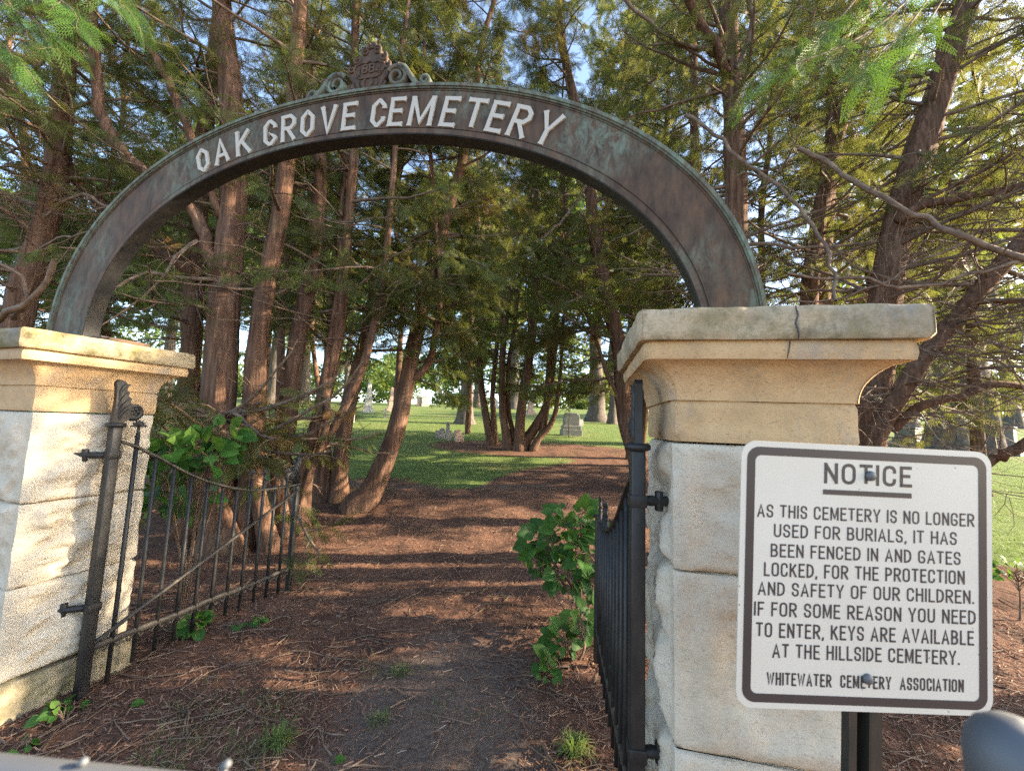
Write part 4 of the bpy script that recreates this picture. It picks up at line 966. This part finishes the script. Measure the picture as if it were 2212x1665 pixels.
# unseen cedar added off to the right to shade the left pillar and foreground
c = Cedar(); base = np.array([6.5, 2.75, float(gz(2.75))]); root = thing('cedar_tree', 'unseen cedar added beyond the right edge to cast shade on the gate', 'tree', tuple(base), 0, GC)
P = smooth_path(wander((0, 0, -.1), (.05, -.03, 1), 9.5, 14, .05), 70); mb = MB(); mb.tube(P, np.linspace(.22, .04, 70), 14, True, .17, 3.); mb.build('trunk', M_CEDAR, root)
for k in range(135):
    z = 1.7+7.4*(k+rng.random())/135; i = int(np.argmin(np.abs(P[:, 2]-z))); a = rng.uniform(0, 6.283); el = rng.uniform(-.25, .45)
    c.branch(P[i], (math.cos(a)*math.cos(el), math.sin(a)*math.cos(el), math.sin(el)), rng.uniform(.5, 1.5)*(1.1-.07*z), .022, True, 1.3, .25)
c.finish(root, 2, M_FOL)

# ------------------------------------------------------------------ oaks and far woodland
def leaf_cloud(n, lobes, size):
    """n leaf triangles spread through lobes (x, y, z, r); denser near lobe shells"""
    lo = np.array(lobes); k = rng.choice(len(lo), n, p=lo[:, 3]**2/(lo[:, 3]**2).sum()); d = rng.normal(0, 1, (n, 3)); d /= np.linalg.norm(d, axis=1)[:, None]
    P = lo[k, :3]+d*(lo[k, 3]*rng.uniform(.45, 1.0, n)**.6)[:, None]*np.array([1, 1, .8])
    nz_ = fbm(P, .8, 3, 4); keep = nz_ > -.25; P = P[keep]; d = d[keep]; n = len(P); tint = np.clip(.5+.3*nz_[keep]+rng.normal(0, .15, n), 0, 1)
    a = rng.normal(0, 1, (n, 3)); a /= np.linalg.norm(a, axis=1)[:, None]; b = np.cross(a, d+rng.normal(0, .6, (n, 3))); b /= np.linalg.norm(b, axis=1)[:, None]+1e-9; s = (size*rng.uniform(.6, 1.4, n))[:, None]
    return np.stack([P-a*s*.6-b*s*.3, P+a*s*.1+b*s*.5, P+a*s*.7-b*s*.2], 1).reshape(-1, 3), np.repeat(tint, 3)
def oak(label, px, Y, r, h, cr_, n, size, zc=.62, seed=0, twin=False, bark=None, y_img=None, mat=None):
    y0 = 926+.034*(px-1106)+(H-float(gz(Y)))*F/Y; p = at(px, y0, Y); p[2] = float(gz(p[1]))
    root = thing('oak_tree', label, 'tree', tuple(p), 0, 'old oaks on the cemetery lawn')
    for tx in ((-r*.8, r*.8) if twin else (0,)):
        mb = MB(); P = smooth_path([(tx, 0, -.2), (tx*1.1+.05, 0, h*.12), (tx*1.4-.1, .1, h*.3), (tx*2.2+.1, 0, h*.5), (tx*2.6, 0, h*.8)], 40); z = P[:, 2]
        rr = (r*(.72 if twin else 1))*(1-.75*np.clip(z/h, 0, 1))*(1+.65*np.exp(-np.clip(z, 0, 9)/.5)); mb.tube(P, rr, 16, True, .13, seed); mb.build('trunk', bark or M_OAK, root)
    tb = Tubes(); lobes = []
    for k in range(9):
        a = k*2.4+seed; z0 = h*(.42+.035*k); L = cr_*random.uniform(.55, 1.0); q = wander((0, 0, z0), (math.cos(a), math.sin(a), .55), L, 7, .12, .0, .03); tb.add(q, r*.32, r*.06, 6)
        for j in (4, 6, 7): lobes.append((*q[j], cr_*random.uniform(.22, .40)))
    for k in range(5): lobes.append((random.uniform(-1, 1)*cr_*.4, random.uniform(-1, 1)*cr_*.4, h*random.uniform(.62, .95), cr_*.38))
    tb.build('limbs', bark or M_OAK, root)
    V, tt = leaf_cloud(n, lobes, size); fast_mesh('crown', V, 3, mat or M_OAKL, root, tt); return root
oak('broad grey oak trunk on the lawn left of the many stemmed cedar', 1003, 20.7, .36, 14, 5, 9000, .30, seed=1, mat=M_FOLD)
oak('massive flared oak trunk at the right of the arch opening', 1287, 26.4, .52, 18, 7, 9000, .42, seed=2)
oak('smaller oak beside the massive flared oak', 1322, 24.5, .24, 14, 4.5, 6000, .36, seed=3)
oak('twin trunked oak above the top edge of the notice sign', 2080, 14.2, .72, 13, 5, 5000, .26, seed=4, twin=True)
for i, (px, Y_, r, lab) in enumerate(((350, 28, .42, 'sunlit oak trunk between left pillar and dark straight trunk'), (437, 24, .36, 'grey oak trunk just right of the dark straight trunk'), (587, 36, .62, 'oak far across the lawn right of the double trunk'), (652, 40, .6, 'oak far across the lawn behind the slender clump'), (1109, 44, .6, 'oak at the crest seen through the many stemmed cedar'), (1030, 46, .5, 'pale oak trunk at the crest left of the many stemmed cedar'),
      (745, 38, .35, 'thin oak at the crest left of the white obelisk'), (1960, 34, .6, 'oak far behind the stepped monument'), (2190, 38, .6, 'oak at the far right horizon'), (180, 34, .6, 'oak far behind the left arch foot'), (20, 30, .5, 'oak far behind the left pillar cap'))):
    oak(lab, px, Y_, r, 15+3*random.random(), 6, 5200, .55, seed=10+i)
# hedge and woods closing the view
V, tt = [], []
lob = [(x+random.uniform(-3, 3), 72+random.uniform(-4, 14), 4.5+random.uniform(0, 6), random.uniform(2.5, 5.5)) for x in np.linspace(-110, 110, 70)]
lob += [(x+random.uniform(-3, 3), 88+random.uniform(-4, 14), 9+random.uniform(0, 10), random.uniform(4, 7)) for x in np.linspace(-130, 130, 60)]
V, tt = leaf_cloud(90000, lob, .75); woods = fast_mesh('woodland', V, 3, M_OAKL, None, tt); tag(woods, 'hazy far wood closing off the cemetery lawn', 'woods', kind='stuff')
for i, (px, Y_, s) in enumerate(((705, 52, 1.6), (880, 55, 1.8), (610, 50, 1.4), (1175, 58, 1.7), (1930, 46, 1.3), (1250, 60, 1.5))):
    y0 = 926+.034*(px-1106)+(H-float(gz(Y_)))*F/Y_; p = at(px, y0, Y_); root = thing('bush', ('bush at the far edge of the lawn left of the obelisk', 'bush at the far edge of the lawn behind the curved trunk', 'bush at the far edge of the lawn beside the double trunk', 'bush at the far edge behind the many stemmed cedar', 'bright bush beyond the stepped monument', 'bush at the far edge behind the big granite headstone')[i], 'bush', (p[0], p[1], float(gz(p[1]))), 0, 'bushes at the far edge of the lawn')
    lob = [(random.uniform(-1, 1)*s, random.uniform(-1, 1)*s*.6, s*random.uniform(.3, 1.0), s*random.uniform(.4, .7)) for k in range(7)]
    V, tt = leaf_cloud(2200, lob, .22); fast_mesh('foliage', V, 3, M_OAKL, root, tt)
    tb = Tubes()
    for k in range(6): tb.add(wander((0, 0, -.1), (random.uniform(-1, 1), random.uniform(-1, 1), 1.4), s*1.1, 5, .15), .05, .01, 5)
    tb.build('stems', M_OAK, root)

# ------------------------------------------------------------------ gravestones
def headstone(label, px, Y, w_, d_, h_, kind, mat, rz=0, tilt=0, cat='gravestone', group='gravestones on the lawn'):
    y0 = 926+.034*(px-1106)+(H-float(gz(Y)))*F/Y; p = at(px, y0, Y); z = float(gz(p[1]))
    t = thing({'obelisk': 'obelisk_monument', 'monument': 'monument', 'urn': 'monument'}.get(kind, 'gravestone'), label, cat, (p[0], p[1], z), rz, group); t.rotation_euler = (0, tilt, rz)
    def bx(nm, ww, dd, z0, z1, tw=None, bev=.02):
        b = MB(); tw = ww if tw is None else tw; td = dd*tw/ww
        V = [(-ww/2, -dd/2, z0), (ww/2, -dd/2, z0), (ww/2, dd/2, z0), (-ww/2, dd/2, z0), (-tw/2, -td/2, z1), (tw/2, -td/2, z1), (tw/2, td/2, z1), (-tw/2, td/2, z1)]
        b.add(V, [(3, 2, 1, 0), (4, 5, 6, 7), (0, 1, 5, 4), (1, 2, 6, 5), (2, 3, 7, 6), (3, 0, 4, 7)]); return b.build(nm, mat, t, smooth=False, bevel=min(bev, ww*.08))
    if kind == 'die':
        bx('base', w_, d_, -.1, h_*.27); bx('plinth', w_*.92, d_*.9, h_*.272, h_*.44)
        b = MB(); hw = w_*.39; b.prism([(-hw, h_*.442), (hw, h_*.442), (hw, h_*.88), (hw*.72, h_*.97), (hw*.55, h_), (-hw*.55, h_), (-hw*.72, h_*.97), (-hw, h_*.88)], -d_*.36, d_*.36); b.build('die', mat, t, smooth=False, bevel=.02)
    elif kind == 'round':
        b = MB(); n = 10; P = [(w_/2*math.cos(a), h_*.7+h_*.3*math.sin(a)) for a in np.linspace(0, math.pi, n)]; P = [(-w_/2, -.1), (w_/2, -.1)]+P; b.prism(P, -d_/2, d_/2); b.build('slab', mat, t, smooth=False, bevel=.012)
    elif kind == 'wedge':
        b = MB(); b.prism([(-w_/2, -.1), (w_/2, -.1), (w_/2, h_*.35), (w_*.12, h_), (-w_/2, h_*.95)], -d_/2, d_/2); b.build('slab', mat, t, smooth=False, bevel=.012)
    elif kind == 'block': bx('block', w_, d_, -.1, h_, w_*.94)
    elif kind == 'cross':
        bx('base', w_*.5, d_*1.4, -.1, h_*.3); b = MB(); a = w_*.12; b.prism([(-a, h_*.302), (a, h_*.302), (a, h_*.6), (w_/2, h_*.6), (w_/2, h_*.6+2*a), (a, h_*.6+2*a), (a, h_), (-a, h_), (-a, h_*.6+2*a), (-w_/2, h_*.6+2*a), (-w_/2, h_*.6), (-a, h_*.6)], -d_*.4, d_*.4); b.build('cross', mat, t, smooth=False, bevel=.012)
    elif kind == 'obelisk':
        bx('base', w_, w_, -.1, h_*.10); bx('plinth', w_*.8, w_*.8, h_*.102, h_*.18); bx('pedestal', w_*.62, w_*.62, h_*.182, h_*.42); bx('cornice', w_*.74, w_*.74, h_*.422, h_*.46); bx('shaft', w_*.5, w_*.5, h_*.462, h_*.93, w_*.32)
        b = MB(); a = w_*.16; b.add([(-a, -a, h_*.931), (a, -a, h_*.931), (a, a, h_*.931), (-a, a, h_*.931), (0, 0, h_)], [(3, 2, 1, 0), (0, 1, 4), (1, 2, 4), (2, 3, 4), (3, 0, 4)]); b.build('tip', mat, t, smooth=False)
    elif kind == 'monument':
        bx('base', w_, w_*.8, -.1, h_*.28); bx('plinth', w_*.82, w_*.66, h_*.282, h_*.46, w_*.76); bx('die', w_*.66, w_*.54, h_*.462, h_*.92); bx('cap', w_*.72, w_*.6, h_*.922, h_)
    elif kind == 'urn':
        bx('base', w_, w_, -.1, h_*.14); bx('plinth', w_*.78, w_*.78, h_*.142, h_*.24); bx('pedestal', w_*.56, w_*.56, h_*.242, h_*.62); bx('cornice', w_*.68, w_*.68, h_*.622, h_*.68)
        b = MB(); b.lathe([(w_*.16, h_*.682), (w_*.07, h_*.73), (w_*.2, h_*.82), (w_*.22, h_*.88), (w_*.12, h_*.93), (w_*.13, h_*.95), (w_*.02, h_)], (0, 0, 0), 16); b.build('urn', mat, t)
    return t
headstone('large grey granite headstone with stepped base right of the many stemmed cedar', 1233, 15.8, .80, .5, .90, 'die', M_GRAN, .1)
headstone('low grey slab at the left end of the small stone cluster', 946, 13.4, .20, .12, .24, 'block', M_GRAN, .4)
headstone('small round topped stone, second in the small cluster', 953.5, 13.0, .18, .1, .36, 'round', M_GRAN, .5, .05)
headstone('thin upright white post stone behind the small cluster', 966, 13.6, .12, .1, .52, 'block', M_GRAN, .3)
headstone('small round topped stone, right in front of the thin white post', 969, 12.8, .20, .1, .32, 'round', M_GRAN, .5, -.05)
headstone('tilted wedge of pale stone right of the small cluster', 991, 12.5, .28, .14, .36, 'wedge', M_PINK, .5, -.06)
headstone('tall white obelisk on the far lawn', 794, 28, .75, .7, 2.2, 'obelisk', M_MARB, .4, cat='monument')
headstone('pinkish obelisk partly hidden by the curved cedar trunk', 844, 30.5, .7, .7, 1.9, 'obelisk', M_PINK, .4, cat='monument')
headstone('rose granite pedestal with urn seen between stems of the many stemmed cedar', 1145, 32.5, .75, .7, 1.55, 'urn', M_PINK, .3, cat='monument')
headstone('pink monument at the crest, left of a white one', 905, 43, .8, .6, 1.0, 'monument', M_PINK, .3, cat='monument')
headstone('white monument at the crest, right of a pink one', 917, 43, .8, .6, 1.1, 'monument', M_MARB, .3, cat='monument')
headstone('white headstone at the crest beside the pale oak trunk', 1068, 44, .9, .5, 1.0, 'monument', M_MARB, .3, cat='monument')
headstone('small dark cross on the slope right of the white obelisk', 831, 23, .42, .2, .55, 'cross', M_GRAN, .3)
headstone('pale leaning slab half hidden behind the forked trunk', 756, 19, .34, .16, .62, 'round', M_MARB, .2)
headstone('flat grey block stone on the lawn beside the double trunk', 572, 18.5, .34, .25, .16, 'block', M_GRAN, .4)
headstone('small block stone on the lawn next to the left pillar', 358, 20, .4, .25, .3, 'block', M_GRAN, .4)
headstone('small dark stone at the foot of the rose granite urn pedestal', 1132, 30, .35, .25, .3, 'block', M_GRAN, .4)
headstone('tiny pale stone just right of the large granite headstone', 1253, 22, .3, .2, .35, 'round', M_MARB, .2)
headstone('stepped pale monument right of the pillar under hanging branches', 1964, 15.8, 1.15, .8, .78, 'monument', M_GRAN, .5, cat='monument')
headstone('small block stone right of the stepped monument, nearer to it', 1996, 15.4, .24, .2, .18, 'block', M_GRAN, .2)
headstone('small block stone nearest the twin trunked oak', 2017, 15.4, .24, .2, .18, 'block', M_GRAN, .2)
headstone('big grey square monument at the right edge behind the sign', 2172, 14.2, 1.0, .9, 1.0, 'monument', M_GRAN, .55, cat='monument')
headstone('grey cross shaped stone left of the big square monument', 2136, 16.5, .6, .2, .42, 'cross', M_GRAN, .4)
headstone('low rounded stone in front of the big square monument', 2142, 14.6, .26, .2, .2, 'round', M_GRAN, .4)
p = at(1228, 940, 14.9); rod = thing('plant_hook', 'thin rusty metal rod standing in front of the large granite headstone', 'rod', (p[0], p[1], float(gz(p[1]))))
b = MB(); b.tube([(0, 0, -.1), (.01, 0, .8), (0, 0, 1.45)], .013, 8); b.build('rod', M_IRONW, rod)
b = MB(); b.tube([(0, 0, 1.45), (.02, 0, 1.53), (.07, 0, 1.55), (.10, 0, 1.50)], .010, 8); b.build('hook', M_IRONW, rod)

# ------------------------------------------------------------------ broad leaved saplings and weeds
def leaf_shape(n=9):
    V = [(0, 0, 0)]; 
    half = [(.0, .0), (-.06, .20), (.05, .36), (.22, .44), (.45, .42), (.68, .28), (.86, .12), (1.0, 0)]
    up = lambda x, y: .12*abs(y)*1.6-.16*x*x
    T = []
    for s in (-1, 1):
        for i in range(len(half)-1):
            (xa, ya), (xb, yb) = half[i], half[i+1]; c0, c1 = max(0, xa), max(0, xb)
            quad = [(c0, 0), (xa, ya*s), (xb, yb*s), (c1, 0)]
            for tri in ((0, 1, 2), (0, 2, 3)): T += [(quad[k][0], quad[k][1], up(*quad[k])) for k in tri]
    return np.array(T)
LEAF = leaf_shape()
def leaves(name, parent, P, D, U, S, tint, mat=None):
    P, D, U, S = map(np.array, (P, D, U, S)); D = D/np.linalg.norm(D, axis=1)[:, None]; W = np.cross(U, D); W /= np.linalg.norm(W, axis=1)[:, None]; U = np.cross(D, W)
    V = P[:, None]+S[:, None, None]*(LEAF[None, :, 0:1]*D[:, None]+LEAF[None, :, 1:2]*W[:, None]+LEAF[None, :, 2:3]*U[:, None])
    return fast_mesh(name, V.reshape(-1, 3), 3, mat or M_BROAD, parent, np.repeat(np.array(tint), len(LEAF)), smooth=False)
def sapling(name, label, base, regions, leaf=.10, cat='shrub', nst=None, face=(.25, -.75, .6)):
    """regions: (px, py, Y, rx, rz, ry, n) leaf clouds; stems run from the base to each"""
    root = thing(name, label, cat, tuple(base)); base = np.array(base); tb = Tubes(); P, D, U, S, T = [], [], [], [], []
    for (px, py, Y, rx, rz, ry, n) in regions:
        c = at(px, py, Y)-base; q = smooth_path([(0, 0, -.05), c*np.array([.35, .4, .45])+rng.normal(0, .02, 3), c], 10); tb.add(q, .009, .004, 6)
        for k in range(n):
            d = rng.normal(0, 1, 3); d /= np.linalg.norm(d); l = c+d*np.array([rx, ry, rz])*rng.uniform(.35, 1)**.5
            a = q[rng.integers(5, 10)]; ax = (l-a); ax /= np.linalg.norm(ax)+1e-6
            tb.add(smooth_path([a, (a+l)/2+np.array([0, 0, .02]), l], 5), .003, .0015, 3)
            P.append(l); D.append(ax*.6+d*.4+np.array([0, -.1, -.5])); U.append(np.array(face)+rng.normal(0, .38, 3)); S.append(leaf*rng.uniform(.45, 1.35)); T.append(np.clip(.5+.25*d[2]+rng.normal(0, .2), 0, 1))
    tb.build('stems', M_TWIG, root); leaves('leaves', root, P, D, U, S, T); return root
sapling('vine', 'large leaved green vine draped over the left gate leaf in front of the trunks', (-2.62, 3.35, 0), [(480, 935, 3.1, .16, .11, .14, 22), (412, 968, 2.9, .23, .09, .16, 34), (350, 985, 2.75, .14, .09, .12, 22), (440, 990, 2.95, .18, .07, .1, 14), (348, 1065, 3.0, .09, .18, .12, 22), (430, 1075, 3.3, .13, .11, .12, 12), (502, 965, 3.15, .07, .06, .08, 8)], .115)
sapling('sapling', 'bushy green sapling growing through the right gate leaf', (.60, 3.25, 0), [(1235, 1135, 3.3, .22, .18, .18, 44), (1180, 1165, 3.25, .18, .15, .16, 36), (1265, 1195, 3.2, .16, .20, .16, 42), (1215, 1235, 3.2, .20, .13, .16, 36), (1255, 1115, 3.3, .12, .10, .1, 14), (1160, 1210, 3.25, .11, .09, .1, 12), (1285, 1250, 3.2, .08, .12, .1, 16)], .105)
sapling('sapling', 'smaller low sapling in front of the bushy one by the right gate leaf', (.50, 2.85, 0), [(1250, 1345, 2.9, .11, .09, .1, 22), (1215, 1385, 2.8, .13, .09, .1, 28), (1180, 1440, 2.6, .08, .07, .08, 18), (1265, 1330, 3.0, .07, .07, .06, 10)], .080)
p = ghit(425, 1378); sapling('weed', 'bright green leafy weed under the left gate bottom rail', p, [(425, 1345, p[1], .075, .07, .07, 34)], .075, 'plant')
p = ghit(560, 1352); sapling('weed', 'little green seedling near the free end of the left gate', p, [(560, 1338, p[1], .04, .03, .04, 8)], .05, 'plant')
p = ghit(515, 1358); sapling('weed', 'tiny seedling between the weed and the free end of the left gate', p, [(515, 1350, p[1], .03, .025, .03, 6)], .045, 'plant')
p = ghit(150, 1565); sapling('weed', 'low clump of round leaved weeds at the foot of the left gate post', p, [(120, 1535, p[1], .06, .03, .06, 14), (160, 1525, p[1]+.1, .05, .03, .05, 12)], .055, 'plant')
p = ghit(45, 1620); sapling('weed', 'small weed in front of the left pillar at the bottom left corner', p, [(45, 1608, p[1], .04, .02, .04, 7)], .05, 'plant')
p = at(2195, 1250, 3.6); sapling('weed', 'sunlit clump of leafy weeds behind the right edge of the sign', (p[0], p[1], float(gz(p[1]))), [(2195, 1235, 3.6, .16, .10, .14, 40)], .06, 'plant')

# ------------------------------------------------------------------ litter, sticks and grass lying on the ground
def flat_bits(name, n, area, Lr, wr, label, mat, kind='stuff', tintf=None, curve=.25, dens=None, lift=.004, tilt=.12, seg=2):
    x = rng.uniform(area[0], area[1], n); u = rng.random(n); y = area[2]*(area[3]/area[2])**u
    if dens is not None: k = rng.random(n) < dens(x, y); x, y = x[k], y[k]; n = len(x)
    a = rng.uniform(0, 6.283, n); L = rng.uniform(Lr[0], Lr[1], n)*rng.uniform(.5, 1, n); wd = rng.uniform(wr[0], wr[1], n); cv = rng.normal(0, curve, n); tl = np.abs(rng.normal(0, tilt, n)); z = gzf(x, y)
    S = np.linspace(0, 1, seg+1); pts = []
    px_, py_ = x.copy(), y.copy(); ang = a.copy(); rows = []
    for i in range(seg+1):
        nxv, nyv = -np.sin(ang), np.cos(ang); t = S[i]; hh = lift+rng.uniform(0, .012, n)*0+tl*L*t*(1-.3*t)+.004*np.sin(a*7)
        rows.append((px_-nxv*wd/2, py_-nyv*wd/2, z+hh, px_+nxv*wd/2, py_+nyv*wd/2, z+hh+wd*.4*np.sin(a*3))); ang = ang+cv; px_ = px_+np.cos(ang)*L/seg; py_ = py_+np.sin(ang)*L/seg
    Q = []
    for i in range(seg):
        A, B = rows[i], rows[i+1]; Q.append(np.stack([np.stack(A[:3], -1), np.stack(A[3:], -1), np.stack(B[3:], -1), np.stack(B[:3], -1)], 1))
    V = np.concatenate(Q, 0).reshape(-1, 3); t = np.clip(tintf(x, y) if tintf else rng.beta(2, 2.2, n), 0, 1); tint = np.tile(np.repeat(t, 4), seg)
    return tag(fast_mesh(name, V, 4, mat, None, tint), label, 'litter', kind=kind)
LITD = lambda x, y: np.clip(1-lawn(x, y)*1.3, 0, 1)*np.clip(1.05-.95*soilmask(x, y), .08, 1)
flat_bits('cedar_litter', 130000, (-5.5, 4.6, 1.0, 9.5), (.018, .070), (.002, .0065), 'reddish brown cedar litter covering the path', M_LITTER, dens=lambda x, y: LITD(x, y)*(np.abs(x+.4) < 1.4+y*1.25), tilt=.16)
tw = Tubes()
for k in range(3000):
    y = 1.1*(8.5/1.1)**rng.random(); x = rng.uniform(-1, 1)*(1.0+y*1.2)-.4
    if rng.random() > LITD(x, y): continue
    a = rng.uniform(0, 6.283); L = rng.uniform(.08, .42)*(1.6 if rng.random() < .12 else 1); q = wander((x, y, float(gzf(x, y))+.010), (math.cos(a), math.sin(a), 0), L, 5, .22); q[:, 2] = gzf(q[:, 0], q[:, 1])+.008+np.abs(rng.normal(0, .006, 6)); tw.add(q, rng.uniform(.0018, .0058), .0013, 4)
tag(tw.build('fallen_twigs', M_TWIG), 'fallen dead twigs scattered over the litter', 'twigs', kind='stuff')
def blades(name, n, area, Lr, wr, label, dens, tint0, mat=None, logy=True):
    x = rng.uniform(area[0], area[1], n); u = rng.random(n); y = area[2]*(area[3]/area[2])**u
    k = rng.random(n) < dens(x, y); x, y = x[k], y[k]; n = len(x); z = gzf(x, y); a = rng.uniform(0, 6.283, n); L = rng.uniform(*Lr, n); wd = rng.uniform(*wr, n); b = rng.uniform(.1, .9, n)
    c, s = np.cos(a), np.sin(a); P0 = np.stack([x-s*wd, y+c*wd, z-.005], -1); P1 = np.stack([x+s*wd, y-c*wd, z-.005], -1); P2 = np.stack([x+c*L*b, y+s*L*b, z+L*np.sqrt(1-b*b*.9)], -1)
    t = np.clip(tint0+.30*fbm(np.stack([x, y, 0*x], -1), .8, 4, 8)+rng.normal(0, .14, n), 0, 1)
    return tag(fast_mesh(name, np.stack([P0, P1, P2], 1).reshape(-1, 3), 3, mat or M_GRASS, None, np.repeat(t, 3)), label, 'grass', kind='stuff')
blades('lawn_grass', 260000, (-22, 16, 4.4, 26), (.02, .055), (.0025, .006), 'mown green grass on the cemetery lawn', lambda x, y: lawn(x, y)*(np.abs(x) < 2+y*1.35)*np.where(y > 9, 1, .9), .5)
tuft = lambda x, y: np.clip(fbm(np.stack([x, y, 0*x], -1), 2.6, 4, 37)*1.3-.1, 0, 1)*np.clip(1.35-np.abs(x+.75)/.9, 0, 1)*np.clip((2.9-y)/.9, 0, 1)
blades('path_grass', 60000, (-1.9, .6, .95, 2.9), (.012, .050), (.0012, .0026), 'thin grass tufts growing in the bare path', tuft, .42)
blades('thin_lawn_edge', 30000, (-5, 4.5, 6.5, 13.5), (.015, .04), (.002, .005), 'sparse grass thinning out into the litter', lambda x, y: np.clip(fbm(np.stack([x, y, 0*x], -1), .9, 3, 41)+.1, 0, 1)*(lawn(x, y) < .6)*(np.abs(lawn(x, y-.9)-lawn(x, y+.9)) > .05), .35)
def tussock(label, px, py, n, L, w_=.0022):
    p = ghit(px, py); a = rng.uniform(0, 6.283, n); l = rng.uniform(.5, 1, n)*L; b = rng.uniform(.15, .95, n); ro = rng.uniform(0, .05, n); c, s = np.cos(a), np.sin(a); T = []
    bx_, by_ = p[0]+c*ro, p[1]+s*ro; z = gzf(bx_, by_)-.005
    m1 = np.stack([bx_+c*l*b*.45, by_+s*l*b*.45, z+l*.62*(1.05-b*.5)], -1); tip = np.stack([bx_+c*l*b, by_+s*l*b, z+l*(1-b*.75)*.75], -1); o = np.stack([-s*w_, c*w_, 0*s], -1); B = np.stack([bx_, by_, z], -1)
    V = np.stack([B-o, B+o, m1+o*.8, B-o, m1+o*.8, m1-o*.8, m1-o*.8, m1+o*.8, tip], 1).reshape(-1, 3); t = fast_mesh('grass_tuft', V, 3, M_GRASS, None, np.repeat(np.clip(rng.normal(.4, .15, n), 0, 1), 9)); return tag(t, label, 'grass tuft', 'grass tufts on the path')
tussock('dark green grass tuft at the foot of the right gate', 1240, 1625, 260, .13)
tussock('yellowish grass tuft in the middle of the bare path', 865, 1455, 60, .10)
tussock('grass tuft on the path left of centre near the bottom edge', 600, 1610, 150, .14)
tussock('short grass tuft between the bare patches of the path', 820, 1560, 60, .08)
# loose leaves and stones on the litter
for i, (px, py, s, col, lab) in enumerate(((610, 1608, .030, 2, 'orange dry leaf at the bottom left of the path'), (530, 1525, .035, 2, 'curled brown leaf on the litter'), (724, 1648, .05, 0, 'small green leaf lying at the bottom of the path'), (285, 1526, .06, 0, 'long green leaf lying by the left gate post'))):
    p = ghit(px, py); o = leaves('fallen_leaf', None, [np.array([0, 0, .012])], [np.array([1., .3, .05])], [np.array([.1, -.2, 1.])], [s], [.7], M_BROAD if col == 0 else M_LITTER); o.location = tuple(p); tag(o, lab, 'leaf', 'loose leaves on the path')
